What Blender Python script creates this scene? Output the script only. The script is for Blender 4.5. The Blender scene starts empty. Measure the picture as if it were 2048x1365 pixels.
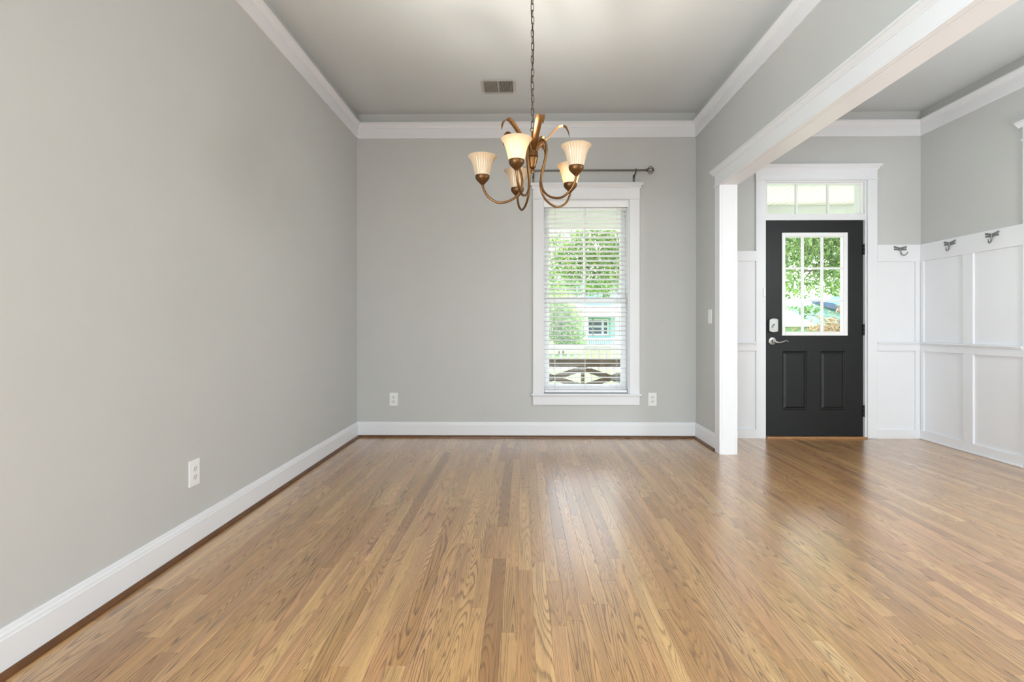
import bpy, bmesh, math, random
import numpy as np
from mathutils import Vector, Matrix

PI = math.pi
rnd = random.Random(7)
scn = bpy.context.scene
col = scn.collection

# ------------------------------------------------------------------ camera
F = 1024.0                      # focal length in pixels of the 2048 px frame (18 mm on 36 mm)
U0, V0 = 1030.0, 652.0          # principal column / horizon row
YAW = 0.0137
EYE = 1.049
cd = bpy.data.cameras.new('camera')
cd.sensor_width = 36.0
cd.lens = 18.0
cd.shift_x = -(U0 - 1024.0) / 2048.0
cd.shift_y = -(682.5 - V0) / 2048.0
cd.clip_start = 0.05
cd.clip_end = 500
cam = bpy.data.objects.new('camera', cd)
cam.location = (0, 0, EYE)
cam.rotation_euler = (PI / 2, 0, YAW)
col.objects.link(cam)
scn.camera = cam

# ------------------------------------------------------------------ colour management
vs = scn.view_settings
vs.view_transform = 'Standard'
vs.look = 'None'
vs.gamma = 1.0
vs.use_curve_mapping = False
vs.exposure = 0.04
cy = scn.cycles
cy.use_denoising = True
cy.use_adaptive_sampling = True
cy.adaptive_threshold = 0.05
cy.max_bounces = 7
cy.diffuse_bounces = 4
cy.glossy_bounces = 3
cy.transmission_bounces = 4
cy.transparent_max_bounces = 16
cy.sample_clamp_indirect = 6.0
cy.caustics_reflective = False
cy.caustics_refractive = False

# ------------------------------------------------------------------ world, sun, added window lights
w = bpy.data.worlds.new('sky')
scn.world = w
w.use_nodes = True
wn = w.node_tree.nodes
wl = w.node_tree.links
bg = wn['Background']
sky = wn.new('ShaderNodeTexSky')
sky.sky_type = 'NISHITA'
sky.sun_disc = False
sky.sun_elevation = math.radians(52)
sky.sun_rotation = math.radians(30)
sky.air_density = 1.0
sky.dust_density = 1.5
hs = wn.new('ShaderNodeHueSaturation')
hs.inputs['Saturation'].default_value = 0.45
wl.new(sky.outputs[0], hs.inputs['Color'])
wl.new(hs.outputs[0], bg.inputs[0])


sd = bpy.data.lights.new('sun', 'SUN')

sd.angle = 0.01
sd.color = (1.0, 0.96, 0.88)
sun = bpy.data.objects.new('sun', sd)
sun.rotation_euler = Vector((-0.35, -0.5, -1.0)).to_track_quat('-Z', 'Y').to_euler()
sun.location = (10, 30, 30)
col.objects.link(sun)


def area(name, loc, direction, sx, sy, energy, color):
    d = bpy.data.lights.new(name, 'AREA')
    d.shape = 'RECTANGLE'
    d.size = sx
    d.size_y = sy
    d.energy = energy
    d.color = color
    o = bpy.data.objects.new(name, d)
    o.location = loc
    o.rotation_euler = Vector(direction).to_track_quat('-Z', 'Y').to_euler()
    col.objects.link(o)
    return o


# strengths of everything that gives light
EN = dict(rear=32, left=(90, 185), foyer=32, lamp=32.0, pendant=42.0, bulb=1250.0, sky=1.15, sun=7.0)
FILL_AT = (-1.0, -1.15, 1.2)  # position of the globe added as fill light
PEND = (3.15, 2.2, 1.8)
YREAR = -4.6
FILL_TINT = (0.82, 0.925, 1.0)
# fill lights added in three unseen windows of the rear wall, behind the camera
for i, x in enumerate((-0.45, 1.2, 2.85)):
    area('added_rear_fill', (x, YREAR - 0.14, 1.1), (0, 1, 0), 1.3, 2.0, EN['rear'], FILL_TINT)
bg.inputs[1].default_value = EN['sky']
sd.energy = EN['sun']
# fill lights in two unseen windows added to the left wall
SIDEW = (-2.0, -0.35)
for k, y in enumerate(SIDEW):
    area('added_left_fill', (-1.56 - 0.15, y, 0.75), (1, 0, 0), 1.3, 1.3, EN['left'][k], FILL_TINT)

# fill light in an unseen window added to the right foyer wall
FWY = 1.5
area('added_foyer_fill', (3.76 + 0.15, FWY, 1.2), (-1, 0, 0), 1.3, 2.0, EN['foyer'], FILL_TINT)

# ------------------------------------------------------------------ helpers: pixels to planes
def ray(u, v):
    a = (u - U0) / F
    return Vector((math.cos(YAW) * a - math.sin(YAW), math.sin(YAW) * a + math.cos(YAW), (V0 - v) / F))


def onY(u, v, Y):
    d = ray(u, v)
    t = Y / d.y
    return Vector((d.x * t, Y, EYE + d.z * t))


def onX(u, v, X):
    d = ray(u, v)
    t = X / d.x
    return Vector((X, d.y * t, EYE + d.z * t))


def onZ(u, v, Z):
    d = ray(u, v)
    t = (Z - EYE) / d.z
    return Vector((d.x * t, d.y * t, Z))


def project(p):
    xc = p[0] * math.cos(YAW) + p[1] * math.sin(YAW)
    yc = -p[0] * math.sin(YAW) + p[1] * math.cos(YAW)
    if yc < 0.05:
        return None
    return (U0 + F * xc / yc, V0 - F * (p[2] - EYE) / yc)


# ------------------------------------------------------------------ materials
def lin(c):
    r = []
    for k in c:
        k = k / 255.0
        r.append(k / 12.92 if k <= 0.04045 else ((k + 0.055) / 1.055) ** 2.4)
    return (r[0], r[1], r[2], 1.0)


class NT:
    def __init__(self, name):
        self.m = bpy.data.materials.new(name)
        self.m.use_nodes = True
        self.t = self.m.node_tree
        self.n = self.t.nodes
        self.b = self.n['Principled BSDF']
        self.out = self.n['Material Output']

    def new(self, typ, **kw):
        nd = self.n.new(typ)
        for k, v in kw.items():
            setattr(nd, k, v)
        return nd

    def link(self, a, b):
        self.t.links.new(a, b)

    def val(self, sock, v):
        if hasattr(v, 'is_linked') or hasattr(v, 'links'):
            self.link(v, sock)
        else:
            sock.default_value = v

    def math(self, op, a, b=None, c=None, clamp=False):
        nd = self.new('ShaderNodeMath', operation=op, use_clamp=clamp)
        self.val(nd.inputs[0], a)
        if b is not None:
            self.val(nd.inputs[1], b)
        if c is not None:
            self.val(nd.inputs[2], c)
        return nd.outputs[0]

    def mix(self, f, a, b):
        nd = self.new('ShaderNodeMix', data_type='RGBA')
        self.val(nd.inputs[0], f)
        self.val(nd.inputs[6], a)
        self.val(nd.inputs[7], b)
        return nd.outputs[2]

    def noise(self, vec, scale, detail=2.0, rough=0.5, dist=0.0):
        nd = self.new('ShaderNodeTexNoise')
        if vec is not None:
            self.link(vec, nd.inputs['Vector'])
        nd.inputs['Scale'].default_value = scale
        nd.inputs['Detail'].default_value = detail
        nd.inputs['Roughness'].default_value = rough
        nd.inputs['Distortion'].default_value = dist
        return nd.outputs['Fac']

    def ramp(self, fac, stops):
        nd = self.new('ShaderNodeValToRGB')
        e = nd.color_ramp.elements
        while len(e) < len(stops):
            e.new(0.5)
        for el, (p, c) in zip(e, stops):
            el.position = p
            el.color = c
        self.link(fac, nd.inputs[0])
        return nd.outputs[0]

    def bump(self, height, strength, dist):
        nd = self.new('ShaderNodeBump')
        nd.inputs['Strength'].default_value = strength
        nd.inputs['Distance'].default_value = dist
        self.link(height, nd.inputs['Height'])
        self.link(nd.outputs[0], self.b.inputs['Normal'])


def simple(name, c, rough=0.5, metal=0.0, var=0.0, scale=8.0, bump=0.0, bscale=300.0, spec=0.5, coat=0.0):
    t = NT(name)
    t.b.inputs['Roughness'].default_value = rough
    t.b.inputs['Metallic'].default_value = metal
    t.b.inputs['Specular IOR Level'].default_value = spec
    t.b.inputs['Coat Weight'].default_value = coat
    base = lin(c)
    tc = t.new('ShaderNodeTexCoord')
    if var > 0:
        nz = t.noise(tc.outputs['Object'], scale, 3.0)
        lo = tuple(x * (1 - var) for x in base[:3]) + (1,)
        hi = tuple(min(1, x * (1 + var)) for x in base[:3]) + (1,)
        t.link(t.ramp(nz, [(0.3, lo), (0.7, hi)]), t.b.inputs['Base Color'])
    else:
        t.b.inputs['Base Color'].default_value = base
    if bump > 0:
        nz = t.noise(tc.outputs['Object'], bscale, 2.0)
        t.bump(nz, bump, 0.002)
    return t.m


M = {}
M['wall'] = simple('wall_paint_greige', (197, 197, 195), 0.55, var=0.012, scale=3, spec=0.3)
M['ceil'] = simple('ceiling_paint_greige', (214, 219, 222), 0.8, var=0.01, scale=3, spec=0.2)
M['white'] = simple('trim_paint_white', (230, 230, 233), 0.38, var=0.008, scale=5, spec=0.4)
M['wains'] = simple('wainscot_paint_white', (230, 230, 233), 0.4, var=0.008, scale=5, spec=0.4)
M['vinyl'] = simple('window_vinyl_white', (240, 240, 240), 0.35, var=0.005, scale=5)
M['slat'] = simple('blind_slat_white', (244, 243, 244), 0.45, var=0.006, scale=30)
M['plastic'] = simple('switch_plastic_white', (240, 240, 240), 0.3, var=0.004, scale=30)
M['socket'] = simple('socket_plastic_white', (226, 226, 226), 0.35, var=0.004, scale=30)
M['slot'] = simple('socket_slot_dark', (60, 58, 56), 0.6)
M['door'] = simple('door_paint_black', (24, 24, 25), 0.45, var=0.06, scale=6, spec=0.32)
M['nickel'] = simple('satin_nickel', (160, 158, 154), 0.38, metal=1.0, var=0.1, scale=60)
M['pewter'] = simple('pewter_hook_metal', (132, 132, 130), 0.42, metal=0.8, var=0.2, scale=90)
M['hinge'] = simple('hinge_black_metal', (28, 27, 26), 0.45, metal=0.6, var=0.1, scale=60)
M['bronze'] = simple('chandelier_bronze', (134, 98, 62), 0.36, metal=1.0, var=0.12, scale=45)
M['bronze_dark'] = simple('chandelier_dark_bronze', (112, 80, 50), 0.42, metal=0.9, var=0.15, scale=45)
M['chain'] = simple('chain_dark_bronze', (62, 52, 42), 0.45, metal=0.8, var=0.15, scale=60)
M['cord'] = simple('cord_brown', (58, 46, 38), 0.6, var=0.1, scale=60)
M['rod'] = simple('rod_antique_pewter', (108, 108, 100), 0.35, metal=1.0, var=0.15, scale=60)
M['vent'] = simple('vent_paint_greige', (198, 195, 190), 0.45, var=0.01, scale=20)
M['vent_dark'] = simple('vent_duct_grey', (52, 46, 42), 0.8, var=0.1, scale=20)
M['shoe'] = simple('shoe_moulding_stained_oak', (96, 60, 30), 0.35, var=0.25, scale=14)
M['thresh'] = simple('threshold_oak', (172, 124, 78), 0.35, var=0.2, scale=14)
M['string'] = simple('blind_cord_white', (214, 212, 208), 0.7, var=0.03, scale=40)
M['subfloor'] = simple('subfloor_dark', (46, 32, 22), 0.9, var=0.1, scale=10)
M['porch_white'] = simple('porch_paint_white', (226, 230, 224), 0.5, var=0.02, scale=4)
M['porch_ceil'] = simple('porch_beadboard_cream', (228, 228, 214), 0.5, var=0.03, scale=5)
M['porch_floor'] = simple('porch_floor_grey', (176, 174, 168), 0.6, var=0.08, scale=7)
M['bench'] = simple('bench_weathered_wood', (104, 88, 66), 0.7, var=0.25, scale=9, bump=0.3, bscale=80)
M['grass'] = simple('lawn_grass', (96, 136, 62), 0.95, var=0.3, scale=1.3, bump=0.5, bscale=20)
M['bounce_pale'] = simple('bounce_paving_concrete', (214, 210, 200), 0.9, var=0.05, scale=3)
M['road'] = simple('street_asphalt', (150, 150, 150), 0.9, var=0.08, scale=2)
M['teal'] = simple('siding_pale_teal', (150, 192, 190), 0.7, var=0.05, scale=2)
M['cream'] = simple('siding_pale_cream', (216, 212, 176), 0.7, var=0.05, scale=2)
M['sage'] = simple('garage_sage_green', (150, 180, 130), 0.6, var=0.05, scale=2)
M['roof'] = simple('roof_pale_shingle', (214, 204, 178), 0.85, var=0.1, scale=5, bump=0.4, bscale=9)
M['roofp'] = simple('roof_pink_shingle', (226, 210, 204), 0.85, var=0.1, scale=5, bump=0.4, bscale=9)
M['bluegrey'] = simple('eave_shadow_blue', (70, 92, 122), 0.6, var=0.08, scale=3)  # blue shadow at the eave put into the colour
M['extglass'] = simple('house_window_glass', (62, 84, 100), 0.1, var=0.1, scale=2)
M['bark'] = simple('tree_bark', (112, 96, 82), 0.9, var=0.3, scale=12, bump=0.6, bscale=30)
M['siding_house'] = simple('house_siding_white', (224, 226, 222), 0.6, var=0.02, scale=3)
M['roof_house'] = simple('house_roof_grey', (120, 116, 112), 0.9, var=0.1, scale=3)


def glass_mat():
    t = NT('window_glass_clear')
    t.n.remove(t.b)
    tr = t.new('ShaderNodeBsdfTransparent')
    tr.inputs[0].default_value = (0.97, 0.985, 0.98, 1)
    gl = t.new('ShaderNodeBsdfGlossy')
    gl.inputs['Roughness'].default_value = 0.02
    fr = t.new('ShaderNodeFresnel')
    # the pane is thin and unrefracted: both faces use the same outside index
    ge = t.new('ShaderNodeNewGeometry')
    t.link(t.math('MULTIPLY_ADD', ge.outputs['Backfacing'], 1 / 1.45 - 1.45, 1.45), fr.inputs[0])
    mx = t.new('ShaderNodeMixShader')
    t.link(fr.outputs[0], mx.inputs[0])
    t.link(tr.outputs[0], mx.inputs[1])
    t.link(gl.outputs[0], mx.inputs[2])
    t.link(mx.outputs[0], t.out.inputs[0])
    return t.m


M['glass'] = glass_mat()


def shade_mat():
    t = NT('frosted_cream_shade_glass')
    t.n.remove(t.b)
    df = t.new('ShaderNodeBsdfDiffuse')
    df.inputs[0].default_value = (0.88, 0.73, 0.54, 1)
    tl = t.new('ShaderNodeBsdfTranslucent')
    tl.inputs[0].default_value = (1.0, 0.80, 0.54, 1)
    mx = t.new('ShaderNodeMixShader')
    mx.inputs[0].default_value = 0.34
    t.link(df.outputs[0], mx.inputs[1])
    t.link(tl.outputs[0], mx.inputs[2])
    gl = t.new('ShaderNodeBsdfGlossy')
    gl.inputs['Roughness'].default_value = 0.25
    m2 = t.new('ShaderNodeMixShader')
    m2.inputs[0].default_value = 0.06
    t.link(mx.outputs[0], m2.inputs[1])
    t.link(gl.outputs[0], m2.inputs[2])
    t.link(m2.outputs[0], t.out.inputs[0])
    return t.m


M['shade'] = shade_mat()


def emit(name, c, s):
    t = NT(name)
    t.b.inputs['Base Color'].default_value = (0.9, 0.9, 0.9, 1)
    t.b.inputs['Emission Color'].default_value = c
    t.b.inputs['Emission Strength'].default_value = s
    return t.m


M['bulb_on'] = emit('lit_bulb_glass', (1.0, 0.92, 0.80, 1), EN['bulb'])
M['globe'] = emit('added_fill_globe', (0.91, 0.96, 1.0, 1), EN['lamp'])
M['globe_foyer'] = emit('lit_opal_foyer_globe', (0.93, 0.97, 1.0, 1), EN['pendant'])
M['bulb_off'] = simple('unlit_bulb_glass', (240, 232, 214), 0.3, var=0.01, scale=30)


def leaf_mat(name, cols):
    t = NT(name)
    at = t.new('ShaderNodeAttribute', attribute_name='tone')
    c = t.ramp(at.outputs['Fac'], [(i / (len(cols) - 1), lin(k)) for i, k in enumerate(cols)])
    t.n.remove(t.b)
    df = t.new('ShaderNodeBsdfDiffuse')
    tl = t.new('ShaderNodeBsdfTranslucent')
    t.link(c, df.inputs[0])
    t.link(c, tl.inputs[0])
    mx = t.new('ShaderNodeMixShader')
    mx.inputs[0].default_value = 0.45
    t.link(df.outputs[0], mx.inputs[1])
    t.link(tl.outputs[0], mx.inputs[2])
    t.link(mx.outputs[0], t.out.inputs[0])
    return t.m


M['leaf'] = leaf_mat('tree_leaves_green', [(84, 122, 70), (138, 172, 104), (176, 198, 132), (220, 216, 120)])
M['leaf_dark'] = leaf_mat('hedge_leaves_green', [(70, 104, 56), (110, 150, 84), (150, 180, 110)])
M['leaf_warm'] = leaf_mat('shrub_leaves_russet', [(110, 120, 70), (176, 150, 120), (206, 170, 150)])


def wood_mat():
    t = NT('oak_strip_flooring')
    uv = t.new('ShaderNodeUVMap', uv_map='grain')
    pl = t.new('ShaderNodeUVMap', uv_map='plank')
    s1 = t.new('ShaderNodeSeparateXYZ')
    s2 = t.new('ShaderNodeSeparateXYZ')
    t.link(uv.outputs[0], s1.inputs[0])
    t.link(pl.outputs[0], s2.inputs[0])
    along, across = s1.outputs[0], s1.outputs[1]
    seed, tone = s2.outputs[0], s2.outputs[1]

    def vec(a, b, c):
        nd = t.new('ShaderNodeCombineXYZ')
        t.val(nd.inputs[0], a)
        t.val(nd.inputs[1], b)
        t.val(nd.inputs[2], c)
        return nd.outputs[0]

    zz = t.math('MULTIPLY', seed, 61.0)
    s_a = t.math('FRACT', t.math('MULTIPLY', seed, 7.13))
    s_b = t.math('FRACT', t.math('MULTIPLY', seed, 13.7))
    # growth ring contours: a stretched noise field sliced into bands (flat-sawn cathedrals)
    nA = t.noise(vec(t.math('MULTIPLY', along, 0.8), t.math('MULTIPLY', across, 15.0), zz), 1.0, 1.2, 0.4, 0.15)
    wob = t.noise(vec(t.math('MULTIPLY', along, 9.0), t.math('MULTIPLY', across, 30.0), zz), 1.0, 2.0)
    k = t.math('MULTIPLY_ADD', s_a, 26.0, 16.0)
    f = t.math('FRACT', t.math('MULTIPLY_ADD', nA, k, t.math('MULTIPLY', wob, 0.35)))
    ring = t.ramp(f, [(0.0, (1, 1, 1, 1)), (0.12, (0.8, 0.8, 0.8, 1)), (0.36, (0.10, 0.10, 0.10, 1)),
                      (0.86, (0.0, 0.0, 0.0, 1)), (1.0, (0.85, 0.85, 0.85, 1))])
    # broken, pore-like grain inside the rings
    pore = t.noise(vec(t.math('MULTIPLY', along, 22.0), t.math('MULTIPLY', across, 620.0), zz), 1.0, 2.0, 0.6)
    porem = t.ramp(pore, [(0.42, (0, 0, 0, 1)), (0.66, (1, 1, 1, 1))])
    streak = t.noise(vec(t.math('MULTIPLY', along, 1.6), t.math('MULTIPLY', across, 150.0), zz), 1.0, 3.0, 0.6)
    broad = t.noise(vec(t.math('MULTIPLY', along, 1.3), t.math('MULTIPLY', across, 22.0), zz), 1.0, 2.0, 0.5)
    base = t.ramp(tone, [(0.0, lin((150, 106, 62))), (0.22, lin((178, 131, 80))), (0.5, lin((196, 150, 95))),
                         (0.78, lin((210, 167, 111))), (1.0, lin((220, 182, 130)))])
    pink = t.mix(t.math('MULTIPLY', t.math('GREATER_THAN', s_b, 0.78), 0.45), base, lin((200, 148, 104)))
    sh = t.math('MULTIPLY_ADD', t.math('SUBTRACT', broad, 0.5), 0.85, 1.0)
    sh2 = t.math('MULTIPLY_ADD', t.math('SUBTRACT', streak, 0.5), 0.55, sh)
    mul = t.new('ShaderNodeMix', data_type='RGBA', blend_type='MULTIPLY')
    mul.inputs[0].default_value = 1.0
    t.link(pink, mul.inputs[6])
    t.link(vec(sh2, sh2, sh2), mul.inputs[7])
    amt = t.math('MULTIPLY_ADD', t.math('FRACT', t.math('MULTIPLY', seed, 29.3)), 0.5, 0.46)
    g = t.math('MULTIPLY', ring, amt)
    g2 = t.math('MULTIPLY', g, t.math('MULTIPLY_ADD', porem, 0.55, 0.62), clamp=True)
    c1 = t.mix(g2, mul.outputs[2], lin((86, 50, 22)))
    c2 = t.mix(t.math('MULTIPLY', porem, 0.2), c1, lin((104, 68, 38)))
    t.link(c2, t.b.inputs['Base Color'])
    t.b.inputs['Roughness'].default_value = 0.3
    t.link(t.math('MULTIPLY_ADD', broad, 0.10, 0.25), t.b.inputs['Roughness'])
    t.b.inputs['Specular IOR Level'].default_value = 0.55
    t.b.inputs['Coat Weight'].default_value = 1.0
    t.b.inputs['Coat Roughness'].default_value = 0.24
    t.b.inputs['Coat IOR'].default_value = 1.6
    return t.m


M['oak'] = wood_mat()


# ------------------------------------------------------------------ mesh helpers
class MB:
    def __init__(self):
        self.v = []
        self.f = []

    def add(self, vv, ff):
        n = len(self.v)
        self.v += [tuple(p) for p in vv]
        self.f += [tuple(i + n for i in q) for q in ff]
        return self

    def box(self, x0, x1, y0, y1, z0, z1):
        x0, x1 = min(x0, x1), max(x0, x1)
        y0, y1 = min(y0, y1), max(y0, y1)
        z0, z1 = min(z0, z1), max(z0, z1)
        vv = [(x, y, z) for z in (z0, z1) for y in (y0, y1) for x in (x0, x1)]
        return self.add(vv, [(0, 2, 3, 1), (4, 5, 7, 6), (0, 1, 5, 4), (2, 6, 7, 3), (0, 4, 6, 2), (1, 3, 7, 5)])

    def prism(self, pts, axis, a0, a1):
        n = len(pts)

        def P(p, a):
            if axis == 'x':
                return (a, p[0], p[1])
            if axis == 'y':
                return (p[0], a, p[1])
            return (p[0], p[1], a)
        vv = [P(p, a0) for p in pts] + [P(p, a1) for p in pts]
        ff = [(i, (i + 1) % n, (i + 1) % n + n, i + n) for i in range(n)]
        ff += [tuple(range(n))[::-1], tuple(range(n, 2 * n))]
        return self.add(vv, ff)

    def lathe(self, prof, c=(0, 0, 0), n=24, closed=False, axis='z', rib=0, ramp=0.0):
        vv = []
        for (r, z) in prof:
            for k in range(n):
                a = 2 * PI * k / n
                rr = r * (1 + ramp * math.cos(rib * a)) if rib else r
                p = (rr * math.cos(a), rr * math.sin(a), z)
                if axis == 'y':
                    p = (p[0], p[2], p[1])
                elif axis == 'x':
                    p = (p[2], p[0], p[1])
                vv.append((c[0] + p[0], c[1] + p[1], c[2] + p[2]))
        m = len(prof)
        ff = []
        for i in range(m if closed else m - 1):
            j = (i + 1) % m
            for k in range(n):
                k2 = (k + 1) % n
                ff.append((i * n + k, i * n + k2, j * n + k2, j * n + k))
        if not closed:
            ff.append(tuple(range(n))[::-1])
            ff.append(tuple(range((m - 1) * n, m * n)))
        return self.add(vv, ff)

    def tube(self, path, r, n=8, closed=False):
        P = [Vector(p) for p in path]
        m = len(P)
        rs = r if isinstance(r, (list, tuple)) else [r] * m
        vv = []
        up = None
        for i in range(m):
            if closed:
                t = P[(i + 1) % m] - P[i - 1]
            else:
                t = P[min(i + 1, m - 1)] - P[max(i - 1, 0)]
            t.normalize()
            if up is None:
                a = Vector((0, 0, 1)) if abs(t.z) < 0.9 else Vector((1, 0, 0))
                up = (a - t * a.dot(t)).normalized()
            else:
                up = (up - t * up.dot(t)).normalized()
            s = t.cross(up)
            for k in range(n):
                a = 2 * PI * k / n
                vv.append(P[i] + (up * math.cos(a) + s * math.sin(a)) * rs[i])
        ff = []
        for i in range(m if closed else m - 1):
            j = (i + 1) % m
            for k in range(n):
                k2 = (k + 1) % n
                ff.append((i * n + k, i * n + k2, j * n + k2, j * n + k))
        if not closed:
            ff.append(tuple(range(n))[::-1])
            ff.append(tuple(range((m - 1) * n, m * n)))
        return self.add(vv, ff)

    def sphere(self, c, r, nu=14, nv=8, sq=(1, 1, 1)):
        prof = [(max(1e-4, r * math.sin(PI * i / nv)), -r * math.cos(PI * i / nv)) for i in range(nv + 1)]
        n0 = len(self.v)
        self.lathe(prof, (0, 0, 0), nu)
        for i in range(n0, len(self.v)):
            p = self.v[i]
            self.v[i] = (c[0] + p[0] * sq[0], c[1] + p[1] * sq[1], c[2] + p[2] * sq[2])
        return self

    def rot_about(self, start, c, axis, ang):
        R = Matrix.Rotation(ang, 4, axis)
        c = Vector(c)
        for i in range(start, len(self.v)):
            self.v[i] = tuple(R @ (Vector(self.v[i]) - c) + c)
        return self

    def build(self, name, mat, parent=None, bevel=0.0, smooth=False, seg=2):
        me = bpy.data.meshes.new(name)
        me.from_pydata([tuple(p) for p in self.v], [], self.f)
        bm = bmesh.new()
        bm.from_mesh(me)
        bmesh.ops.recalc_face_normals(bm, faces=bm.faces)
        if bevel > 0:
            es = [e for e in bm.edges if len(e.link_faces) == 2 and e.calc_face_angle(0) > 0.5]
            bmesh.ops.bevel(bm, geom=es, offset=bevel, segments=seg, affect='EDGES', profile=0.5, clamp_overlap=True)
        if smooth:
            for fc in bm.faces:
                fc.smooth = True
            for e in bm.edges:
                if len(e.link_faces) == 2 and e.calc_face_angle(0) > 0.7:
                    e.smooth = False
        bm.to_mesh(me)
        bm.free()
        me.materials.append(M[mat] if isinstance(mat, str) else mat)
        o = bpy.data.objects.new(name, me)
        col.objects.link(o)
        if parent is not None:
            adopt(o, parent)
        return o


def adopt(o, parent):
    o.parent = parent
    o.matrix_parent_inverse = Matrix.Translation(-Vector(parent.location))
    return o


def tag(o, label=None, cat=None, group=None, kind=None):
    if label:
        o['label'] = label
    if cat:
        o['category'] = cat
    if group:
        o['group'] = group
    if kind:
        o['kind'] = kind
    return o


def thing(name, loc, label, cat, group=None, kind=None):
    o = bpy.data.objects.new(name, None)
    o.empty_display_size = 0.1
    o.location = loc
    col.objects.link(o)
    return tag(o, label, cat, group, kind)


def struct(o, label=None, cat=None):
    return tag(o, label, cat, None, 'structure')


def smoothpath(pts, n=6):
    """Catmull-Rom through pts"""
    P = [Vector(p) for p in pts]
    out = []
    for i in range(len(P) - 1):
        p0, p1, p2, p3 = P[max(i - 1, 0)], P[i], P[i + 1], P[min(i + 2, len(P) - 1)]
        for k in range(n):
            t = k / n
            out.append(0.5 * ((2 * p1) + (p2 - p0) * t + (2 * p0 - 5 * p1 + 4 * p2 - p3) * t * t
                              + (-p0 + 3 * p1 - 3 * p2 + p3) * t ** 3))
    out.append(P[-1])
    return out


# ================================================================== dimensions
YB = 4.817                       # inner face of the front wall (window and door)
WT = 0.16
YO = YB + WT
XL = onY(714, 600, YB).x
XR = onY(1392, 600, YB).x        # dining-side face of the dividing wall
XF = onY(1841.5, 600, YB).x      # foyer right wall
HC = 3.046                       # ceiling
JY = 4.19                        # end of the dividing wall stub (jamb face)
XJ0 = XR - 0.022                 # casing face, dining side
XJ1 = onY(1475, 700, JY).x       # foyer side of jamb incl. casing
XD1 = XJ1 - 0.022                # foyer-side face of the dividing wall
ZOP = onX(1437, 371, XJ0).z      # height of the cased opening
YSTUB = -0.3                     # the opening runs back to here, behind the camera
print('dims', XL, XR, XF, XJ0, XJ1, ZOP)

# window opening in front wall
WX0, WX1 = onY(1085.7, 600, YB).x, onY(1258.7, 600, YB).x
WZ0, WZ1 = onY(1170, 788, YB).z, onY(1170, 400, YB).z
# door + transom opening
DX0, DX1 = onY(1529.5, 600, YB).x, onY(1733, 600, YB).x
DZ1 = onY(1620, 361.5, YB).z

# ================================================================== structure
def side_wall(xa, xb, wins):
    m = MB()
    ys = [YREAR] + [q for y in wins for q in (y - 0.65, y + 0.65)] + [YO]
    for i in range(0, len(ys), 2):
        m.box(xa, xb, ys[i], ys[i + 1], 0, HC)
    for y in wins:
        m.box(xa, xb, y - 0.65, y + 0.65, 0, 0.05)
        m.box(xa, xb, y - 0.65, y + 0.65, 2.45, HC)
    return m


mb = side_wall(XL - 0.14, XL, SIDEW)
struct(mb.build('wall_left', 'wall'), 'long plain greige wall on the left of the dining room', 'wall')

mb = MB()                        # front wall built of pieces around the holes
x0, x1 = XL - 0.0, XF + 0.0
mb.box(x0, WX0, YB, YO, 0, HC)
mb.box(WX0, WX1, YB, YO, 0, WZ0)
mb.box(WX0, WX1, YB, YO, WZ1, HC)
mb.box(WX1, DX0, YB, YO, 0, HC)
mb.box(DX0, DX1, YB, YO, DZ1, HC)
mb.box(DX1, x1, YB, YO, 0, HC)
struct(mb.build('wall_back', 'wall'), 'greige wall facing the camera with the window and entry door', 'wall')

mb = side_wall(XF, XF + 0.14, (FWY,))
struct(mb.build('wall_right', 'wall'), 'greige foyer wall above the white wainscot on the right', 'wall')

mb = MB()                        # dividing wall: stub, header, second stub behind camera
mb.box(XR, XD1, JY + 0.016, YB, 0, HC)
mb.box(XR, XD1, YSTUB - 0.016, JY + 0.016, ZOP + 0.016, HC)
mb.box(XR, XD1, YSTUB - 0.6, YSTUB - 0.016, 0, HC)
struct(mb.build('wall_middle', 'wall'), 'greige dividing wall with wide cased opening between dining room and foyer', 'wall')

mb = MB()
mb.box(XL - 0.14, XF + 0.14, YREAR - 0.16, YO, HC, HC + 0.12)
struct(mb.build('ceiling', 'ceil'), 'flat greige ceiling over dining room and foyer', 'ceiling')

mb = MB()                        # rear wall with three openings for the added lights (behind the camera)
rw = [(-0.45, 0.65), (1.2, 0.65), (2.85, 0.65)]
xs = [XL - 0.14] + [q for c, h in rw for q in (c - h, c + h)] + [XF + 0.14]
for i in range(0, len(xs), 2):
    mb.box(xs[i], xs[i + 1], YREAR - 0.12, YREAR, 0, HC)
for c, h in rw:
    mb.box(c - h, c + h, YREAR - 0.12, YREAR, 0, 0.05)
    mb.box(c - h, c + h, YREAR - 0.12, YREAR, 2.45, HC)
struct(mb.build('wall_rear', 'wall'), 'greige rear wall with three tall windows added for light behind the camera', 'wall')
for i, (c, h) in enumerate(rw):
    wp = thing('window_%d' % (i + 3), (c, YREAR, 0.05), 'unseen tall white rear window around an added light, ' + ('nearest the left wall', 'middle of three', 'nearest the right wall')[i], 'window', kind='structure')
    m = MB()
    for (a, b, z0, z1) in ((c - h, c - h + 0.06, 0.05, 2.45), (c + h - 0.06, c + h, 0.05, 2.45), (c - h + 0.06, c + h - 0.06, 0.05, 0.11), (c - h + 0.06, c + h - 0.06, 2.39, 2.45), (c - h + 0.06, c + h - 0.06, 1.43, 1.47)):
        m.box(a, b, YREAR - 0.09, YREAR - 0.03, z0, z1)
    m.build('window_frame', 'vinyl', wp)
    m = MB().box(c - h + 0.06, c + h - 0.06, YREAR - 0.062, YREAR - 0.058, 0.11, 1.43)
    m.build('pane', 'glass', wp)
    m = MB().box(c - h + 0.06, c + h - 0.06, YREAR - 0.062, YREAR - 0.058, 1.47, 2.39)
    m.build('pane', 'glass', wp)

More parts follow.
